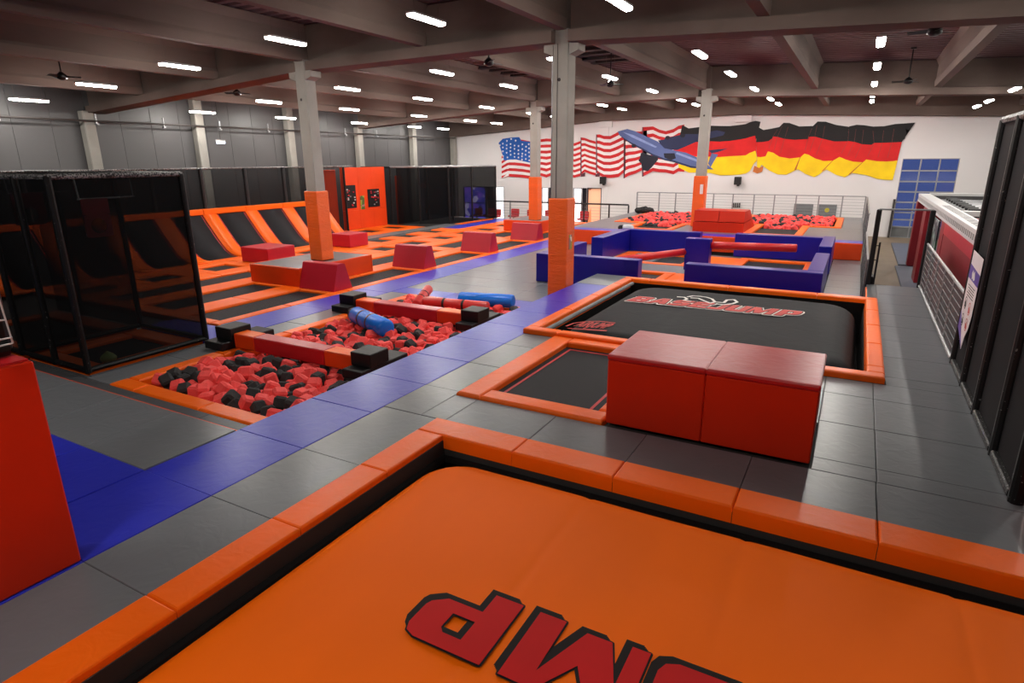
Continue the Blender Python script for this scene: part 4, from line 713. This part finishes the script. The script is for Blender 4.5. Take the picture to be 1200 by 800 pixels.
# ================================================================ LAMPS, FANS, PIPES
LX = {-24: 4.98, -20: 5.19, -16: 5.42, -12: 5.67, -8: 5.71, -4: 5.56, 0: 5.5, 4: 5.1}; LY = [11.0, 17.2, 21.5, 26.5, 31.3, 34.3, 0.0]
ORD = ['first', 'second', 'third', 'fourth', 'fifth', 'sixth', 'seventh', 'eighth']
lamp0 = None
for j, y in enumerate(LY):
    for i, (x, z) in enumerate(LX.items()):
        lab = 'lit white LED batten, %s from the left in the %s ceiling row' % (ORD[i], ORD[j] if y > 1 else 'unlit lobby side' if False else 'entrance side')
        if y < 1 and not -13 < x < 1: continue
        if lamp0 is None:
            lamp0 = thing('ceiling_lamp', (0, 0, 0), lab, 'lamp', 'LED battens under the roof')
            parts = [put('housing', MB().box(-.09, .09, -.55, .55, .012, .05).box(-.02, .02, -.4, .4, .05, .075), 'housing', lamp0),
                     put('diffuser', MB().prism([(-.085, .012), (-.08, -.02), (-.045, -.04), (.045, -.04), (.08, -.02), (.085, .012)], 'y', -.53, .53), 'led', lamp0),
                     put('suspension_wire', MB().tube((0, -.4, .07), (0, -.4, .98), .004, 5), 'beam', lamp0), put('suspension_wire', MB().tube((0, .4, .07), (0, .4, .98), .004, 5), 'beam', lamp0)]
            r_ = lamp0
        else:
            r_ = lamp0.copy(); COL.objects.link(r_); r_['label'] = lab
            for p_ in parts: q_ = p_.copy(); COL.objects.link(q_); q_.parent = r_
        r_.location = (x, y, z)
def fan(x, y, z, lab):
    t_ = thing('ceiling_fan', (x, y, z), lab, 'fan', 'dark fans under the roof'); top = roof(x)
    put('rod', MB().tube((x, y, z + .1), (x, y, top - .05), .018), 'blacksteel', t_); put('motor', MB().lathe((x, y, z - .06), (x, y, z + .16), [(0, .06), (.2, .13), (.6, .13), (1, .03)], 14), 'blacksteel', t_, True)
    for k in range(3):
        a = 2.1 * k + x; d = Vector((math.cos(a), math.sin(a))); n = Vector((-d.y, d.x)) * .06
        put('blade', MB().add([(x + d.x * r + n.x * s_, y + d.y * r + n.y * s_, z + .03 + .02 * s_ + dz) for dz in (0, .008) for r in (.1, .46) for s_ in (-1, 1)], [(0, 1, 3, 2), (4, 6, 7, 5), (0, 4, 5, 1), (2, 3, 7, 6), (0, 2, 6, 4), (1, 5, 7, 3)]), 'blacksteel', t_)
    put('hook_plate', MB().box(x - .08, x + .08, y - .08, y + .08, top - .06, top - .01), 'blacksteel', t_)
fan(-20.0, 10.1, 5.3, 'dark ceiling fan near the left picture edge above the grey wall'); fan(-19.6, 15.5, 5.3, 'dark ceiling fan to the left of the left column'); fan(-9.2, 15.4, 5.5, 'dark ceiling fan between the left and the middle column'); fan(.9, 15.6, 5.35, 'dark ceiling fan at the upper right over the walkway'); fan(.95, 25, 5.35, 'dark ceiling fan before the back girder on the right'); fan(-7.8, 21.0, 5.4, 'dark ceiling fan right of the middle column')
wp = thing('sprinkler_pipe', (-25.3, 16, 4.5), 'thin dark pipe running along the upper grey left wall', 'pipe'); put('pipe', MB().tube((-25.18, -4, 4.5), (-25.18, 37.4, 4.5), .035), 'darkpipe', wp)
for y in (8, 10.5, 13.6, 16.2, 18.8, 21.4, 24, 26.6, 29.2): put('hanger', MB().tube((-25.18, y, 4.4), (-25.18, y, 4.75), .03, 6).box(-25.26, -25.1, y - .04, y + .04, 4.36, 4.42), 'steel', wp)
el = thing('hanging_light', (-24.6, 18.4, 3.8), 'small bluish white lamp on a long cord before the grey wall', 'lamp'); put('cord', MB().tube((-24.6, 18.3, 3.95), (-24.6, 18.3, 6.03), .012, 6), 'blacksteel', el); put('shade', MB().box(-24.66, -24.54, 18.1, 18.5, 3.86, 3.93), 'housing', el)
put('glow_tube', MB().box(-24.65, -24.55, 18.12, 18.48, 3.78, 3.86), emit_mat('cool_led', (214, 226, 255), 6), el)
US=[[ ((-21.65, 3.92),(-21.68, 1.8)),((-21.15, 4.36),(-21.17, 1.93)),((-20.62, 4.4),(-20.63, 1.9)),((-20.01, 4.3),(-20.02, 1.87)),((-19.45, 4.19),(-19.45, 1.8)),((-18.98, 4.28),(-18.97, 1.94)),((-18.63, 4.32),(-18.61, 1.99)),((-18.28, 4.35),(-18.25, 1.89)),((-17.89, 4.32),(-17.86, 2.04)),((-17.28, 4.21),(-17.24, 1.89)),((-16.76, 4.07),(-16.71, 1.96)),((-16.27, 4.02),(-16.22, 1.89)),((-15.87, 4.15),(-15.81, 2.01)) ],
[ ((-15.84, 4.36),(-15.78, 2.06)),((-15.59, 4.33),(-15.53, 2.26)),((-15.22, 4.2),(-15.16, 2.13)),((-14.83, 4.1),(-14.75, 2.03)) ],
[ ((-14.8, 4.51),(-14.72, 2.2)),((-14.59, 4.51),(-14.5, 2.04)),((-14.31, 4.42),(-14.21, 1.91)),((-13.89, 4.4),(-13.78, 1.9)),((-13.62, 4.52),(-13.5, 1.92)),((-13.37, 4.64),(-13.25, 1.96)),((-13.13, 4.72),(-13.01, 2.15)),((-12.93, 4.75),(-12.81, 2.31)) ],
[ ((-13.01, 4.71),(-12.88, 1.88)),((-12.72, 4.67),(-12.59, 2.04)),((-12.32, 4.62),(-12.19, 2.16)),((-11.92, 4.61),(-11.8, 2.35)),((-11.59, 4.68),(-11.46, 2.39)) ],
[ ((-11.86, 4.86),(-11.7, 1.99)),((-11.23, 4.88),(-11.08, 2.31)),((-10.83, 4.69),(-10.68, 2.25)),((-10.44, 4.59),(-10.29, 2.24)),((-10.0, 4.7),(-9.82, 2.13)),((-9.71, 4.87),(-9.53, 2.31)),((-9.38, 4.93),(-9.18, 2.28)) ],
]
CANTON= [(-21.89, 4.13), (-21.56, 4.4), (-20.9, 4.47), (-20.29, 4.48), (-20.13, 4.24), (-19.45, 4.17), (-19.02, 4.21), (-19.01, 2.87), (-19.45, 2.83), (-20.01, 2.94), (-20.54, 3.05), (-21.0, 3.05), (-21.46, 2.98), (-21.66, 3.58)]
STARS= [(-21.78, 3.99), (-21.55, 4.09), (-21.23, 4.26), (-20.9, 4.37), (-20.56, 4.26), (-21.55, 3.84), (-21.25, 3.98), (-20.95, 4.05), (-20.64, 3.95), (-20.34, 3.91), (-20.05, 4.02), (-21.56, 3.59), (-21.26, 3.76), (-20.95, 3.83), (-20.65, 3.74), (-20.35, 3.64), (-20.05, 3.71), (-19.77, 3.86), (-19.57, 4.01), (-21.54, 3.28), (-21.26, 3.49), (-20.97, 3.6), (-20.65, 3.44), (-20.35, 3.41), (-20.05, 3.42), (-19.79, 3.61), (-19.55, 3.75), (-21.2, 3.19), (-20.95, 3.36), (-20.65, 3.22), (-20.35, 3.18), (-20.08, 3.25), (-19.81, 3.35), (-19.55, 3.5), (-20.08, 3.04), (-19.79, 3.08), (-19.53, 3.24), (-19.53, 2.99)]
DE=[
[ [(-9.49,4.9),(-9.65,3.98),(-9.67,3.23),(-9.54,2.53)],[(-9.11,4.71),(-9.05,3.93),(-8.99,3.15),(-8.92,2.24)],[(-7.9,4.82),(-7.82,3.97),(-7.75,3.12),(-7.68,2.22)],[(-7.37,4.79),(-7.3,3.94),(-7.22,3.1),(-7.13,2.09)],[(-6.83,4.77),(-6.75,3.97),(-6.68,3.14),(-6.58,2.1)],[(-6.3,4.81),(-6.22,4.04),(-6.14,3.16),(-6.04,2.13)],[(-5.98,4.85),(-5.91,4.09),(-5.82,3.18),(-5.73,2.19)],[(-5.76,4.94),(-5.71,4.15),(-5.62,3.31),(-5.5,2.35)],[(-5.48,5.0),(-5.42,4.22),(-5.32,3.42),(-5.35,2.72)],[(-5.21,4.94),(-5.35,4.0),(-5.24,3.15),(-5.2,2.88)] ],
[ [(-5.32,4.67),(-5.34,3.87),(-5.21,3.1),(-5.15,2.51)],[(-5.02,4.51),(-5.05,3.87),(-5.02,3.08),(-5.07,2.51)],[(-4.71,4.55),(-4.7,3.92),(-4.74,3.12),(-5.01,2.48)],[(-4.22,4.64),(-4.48,4.08),(-4.64,3.41),(-4.91,2.72)] ],
[ [(-4.24,4.62),(-4.49,4.16),(-4.67,3.38),(-4.93,2.67)],[(-4.04,4.85),(-4.26,4.13),(-4.38,3.3),(-4.48,2.35)],[(-3.74,4.83),(-3.9,4.02),(-4.05,3.09),(-4.05,2.16)],[(-3.23,4.64),(-3.39,3.96),(-3.53,2.99),(-3.59,2.14)],[(-2.6,4.64),(-2.69,3.99),(-2.99,3.05),(-3.12,2.4)] ],
[ [(-2.57,4.64),(-2.72,4.11),(-2.82,3.24),(-3.01,2.41)],[(-2.37,4.86),(-2.41,4.1),(-2.6,3.18),(-2.64,2.18)],[(-1.99,4.84),(-2.03,3.99),(-2.27,2.99),(-2.18,2.02)],[(-1.47,4.66),(-1.46,3.84),(-1.84,2.85),(-1.96,2.16)],[(-0.86,4.55),(-0.86,3.83),(-1.39,2.87),(-1.78,2.35)] ],
[ [(-0.86,4.57),(-0.82,3.85),(-1.11,3.06),(-1.63,2.41)],[(-0.53,4.64),(-0.52,3.8),(-0.79,2.92),(-1.14,2.14)],[(-0.19,4.61),(-0.16,3.68),(-0.43,2.81),(-0.72,2.03)],[(0.27,4.52),(0.28,3.64),(0.01,2.78),(-0.49,2.17)] ],
[ [(0.2,4.53),(0.38,3.73),(0.14,2.92),(-0.46,2.25)],[(0.71,4.53),(0.74,3.73),(0.63,2.83),(0.24,2.14)],[(1.16,4.62),(1.16,3.74),(1.06,2.81),(0.75,1.96)],[(1.62,4.64),(1.34,3.74),(1.34,2.83),(1.14,1.91)],[(2.02,4.66),(1.59,3.75),(1.54,2.87),(1.47,1.9)] ],
]
FR= [[(2.02, 4.66), (1.74, 4.13), (1.58, 4.57)], [(1.85, 4.28), (1.62, 4.01), (1.51, 4.47)], [(1.72, 3.93), (1.52, 3.75), (1.41, 4.22)], [(1.58, 3.55), (1.39, 3.4), (1.29, 3.74)], [(1.56, 3.19), (1.37, 3.04), (1.32, 3.4)], [(1.46, 2.46), (1.27, 2.31), (1.19, 2.67)], [(1.39, 2.15), (1.18, 1.94), (1.15, 2.46)]]
PLANE={
'body' : [(-13.42, 4.65), (-12.81, 4.78), (-12.32, 4.64), (-11.83, 4.43), (-10.87, 4.01), (-10.46, 3.63), (-9.76, 3.48), (-9.15, 3.36), (-8.54, 3.11), (-8.01, 2.82), (-7.77, 2.6), (-7.5, 2.41), (-8.05, 2.45), (-8.79, 2.5), (-9.87, 2.83), (-10.41, 2.94), (-11.13, 3.2), (-11.78, 3.54), (-12.44, 3.85), (-12.94, 4.16), (-13.28, 4.42)] ,
'belly' : [(-13.28, 4.42), (-12.95, 4.23), (-12.45, 3.96), (-11.79, 3.65), (-11.14, 3.31), (-10.42, 3.05), (-9.88, 2.94), (-8.8, 2.61), (-7.5, 2.41), (-8.05, 2.45), (-8.79, 2.5), (-9.87, 2.83), (-10.41, 2.94), (-11.13, 3.2), (-11.78, 3.54), (-12.44, 3.85), (-12.94, 4.16)] ,
'wing1' : [(-10.81, 3.13), (-10.8, 2.98), (-11.09, 2.61), (-11.39, 2.31), (-11.76, 2.38), (-11.82, 2.76), (-11.95, 2.87), (-11.92, 3.21), (-11.77, 3.37), (-11.29, 3.24)] ,
'wing2' : [(-10.87, 4.08), (-10.49, 4.13), (-10.42, 4.25), (-10.19, 4.24), (-9.67, 4.34), (-9.23, 4.4), (-8.57, 4.38), (-7.51, 4.56), (-7.04, 4.45), (-7.13, 4.28), (-8.61, 3.96), (-9.25, 3.69), (-9.69, 3.52), (-10.53, 3.56)] ,
'fin' : [(-7.85, 2.75), (-7.69, 3.31), (-7.32, 3.24), (-7.48, 2.96), (-7.69, 2.53)] ,
'stab' : [(-7.88, 3.47), (-7.42, 3.52), (-6.82, 3.56), (-7.33, 3.38), (-7.69, 3.31)] ,
'gear' : [(-10.48, 3.34), (-9.83, 3.34), (-9.73, 3.05), (-10.03, 2.94), (-10.42, 3.09)] ,
'eng1' : [(-10.49, 4.18), (-10.27, 4.3), (-10.07, 4.17), (-10.02, 3.92), (-10.25, 3.96)] ,
'eng2' : [(-9.67, 4.34), (-9.38, 4.4), (-9.18, 4.26), (-9.2, 4.04), (-9.5, 4.09)] ,
}

YW = 37.755
def face_y(mb, pts, d, mi=0): return mb.add([(x, YW - d, z) for x, z in pts], [tuple(range(len(pts)))], mi)
fm = thing('flag_mural', (-15.5, 37.75, 1.8), 'painted waving flag with red white stripes and white stars on blue', 'mural'); mb = MB()
for s_ in US:
    for (t0, b0), (t1, b1) in zip(s_, s_[1:]):
        n = 4
        L_ = lambda p, q, u: (p[0] + (q[0] - p[0]) * u, p[1] + (q[1] - p[1]) * u)
        for k in range(13):
            face_y(mb, [L_(t0, b0, k / 13), L_(t1, b1, k / 13), L_(t1, b1, (k + 1) / 13), L_(t0, b0, (k + 1) / 13)], 0, k % 2)
put('stripes', mb, ['m_red', 'm_white'], fm)
mb = MB()
for s_ in US[1:]:
    (tx, tz_), (bx_, bz) = s_[0]; face_y(mb, [(tx - .03, tz_), (tx + .03, tz_), (bx_ + .05, bz), (bx_ - .04, bz)], .002)
for (tx, tz_) in ((-15.6, 2.1), (-14.6, 2.1)): face_y(mb, [(tx - .2, tz_), (tx + .12, tz_ + .14), (tx + .1, tz_ - .12), (tx - .18, tz_ - .14)], .003)
put('fold_line', mb, 'm_fold', fm)
put('blue_field', face_y(MB(), CANTON, .004), 'm_blue', fm)
for sx, sz in STARS:
    put('star', face_y(MB(), [(sx + (.085 if k % 2 == 0 else .036) * math.sin(k * math.pi / 5), sz + (.085 if k % 2 == 0 else .036) * math.cos(k * math.pi / 5)) for k in range(10)], .006), 'm_white', fm)
put('frayed_edge', MB().add([(x, YW - .008, z) for x, z in [(-21.72, 2.75), (-21.1, 3.02), (-21.1, 2.85), (-21.72, 2.4), (-21.1, 2.62), (-21.1, 2.45), (-21.72, 1.78), (-21.1, 2.2), (-21.1, 2.0)]], [(0, 1, 2), (3, 4, 5), (6, 7, 8)]), 'm_white', fm)
fm = thing('flag_mural', (-4, 37.75, 1.9), 'painted waving flag with black, red and gold bands on white wall', 'mural'); mb = MB()
for s_ in DE:
    for c0, c1 in zip(s_, s_[1:]):
        for k in range(3): face_y(mb, [c0[k], c1[k], c1[k + 1], c0[k + 1]], .004 if s_ is not DE[1] else .002, k)
for sa, sb in zip(DE[1:], DE[2:]):
    c0, c1 = sa[-1], sb[0]
    for k in range(2): face_y(mb, [c0[k], c1[k], c1[k + 1], c0[k + 1]], .001, k)
    face_y(mb, [c0[2], c1[2], c1[3], c0[3]], .001, 2)
for t_ in FR[:3]: face_y(mb, t_, .005, 0)
for t_ in FR[3:5]: face_y(mb, t_, .005, 1)
for t_ in FR[5:]: face_y(mb, t_, .005, 2)
put('bands', mb, ['m_black', 'm_drot', 'm_gold', 'm_brown'], fm)
mb = MB()
for s_ in DE[2:]:
    for c in (s_[0], s_[1], s_[2]):
        for k, w in ((0, .004), (1, .009)):
            (ax, az), (bx_, bz) = c[k], c[k + 1]; u0, u1 = (.25, 1.0) if k == 0 else (0, .8)
            p, q = (ax + (bx_ - ax) * u0, az + (bz - az) * u0), (ax + (bx_ - ax) * u1, az + (bz - az) * u1); face_y(mb, [(p[0] - w, p[1]), (p[0] + w, p[1]), (q[0] + w, q[1]), (q[0] - w, q[1])], .007)
put('highlight', mb, 'm_hi', fm); mb = MB()
for s_ in DE[2:-1]:
    c = s_[-1]; face_y(mb, [c[2], c[3], (c[3][0] - .11, c[3][1] - .03), (c[2][0] - .03, c[2][1])], .007)
face_y(mb, [(-5.35, 2.3), (-5.1, 2.2), (-4.85, 2.3), (-4.82, 2.6), (-5.05, 2.5), (-5.3, 2.62)], .008); put('fold_shade', mb, 'm_brown', fm)
pm = thing('plane_mural', (-10.5, 37.74, 2.3), 'painted blue grey cargo plane crossing the two flags on the wall', 'mural')
for k, (nm, m_) in enumerate((('wing2', 'm_p2'), ('stab', 'm_p2'), ('fin', 'm_p1'), ('body', 'm_p1'), ('belly', 'm_p2'), ('wing1', 'm_p3'), ('gear', 'm_p3'), ('eng1', 'm_p2'), ('eng2', 'm_p2'))):
    part_ = {'wing2': 'wing', 'wing1': 'wing', 'stab': 'tailplane', 'fin': 'fin', 'body': 'fuselage', 'belly': 'belly', 'gear': 'landing_gear', 'eng1': 'engine', 'eng2': 'engine'}[nm]
    put(part_, face_y(MB(), PLANE[nm], .012 + .002 * k), m_, pm)
put('light_streak', face_y(MB(), [(-13.1, 4.62), (-12.4, 4.42), (-11.6, 4.05), (-10.9, 3.72), (-11.0, 3.66), (-11.7, 3.95), (-12.5, 4.3)], .034), 'm_p4', pm); put('light_streak', face_y(MB(), [(-9.7, 3.4), (-8.6, 3.02), (-7.95, 2.72), (-8.1, 2.7), (-8.7, 2.92), (-9.75, 3.3)], .034), 'm_p4', pm)
for ex, ez in ((-11.75, 3.3), (-11.85, 2.95), (-10.3, 4.22), (-9.42, 4.32), (-12.35, 3.8)): put('engine', face_y(MB(), [(ex + .15 * math.cos(k * .7), ez + .11 * math.sin(k * .7)) for k in range(9)], .036), 'm_p3', pm)
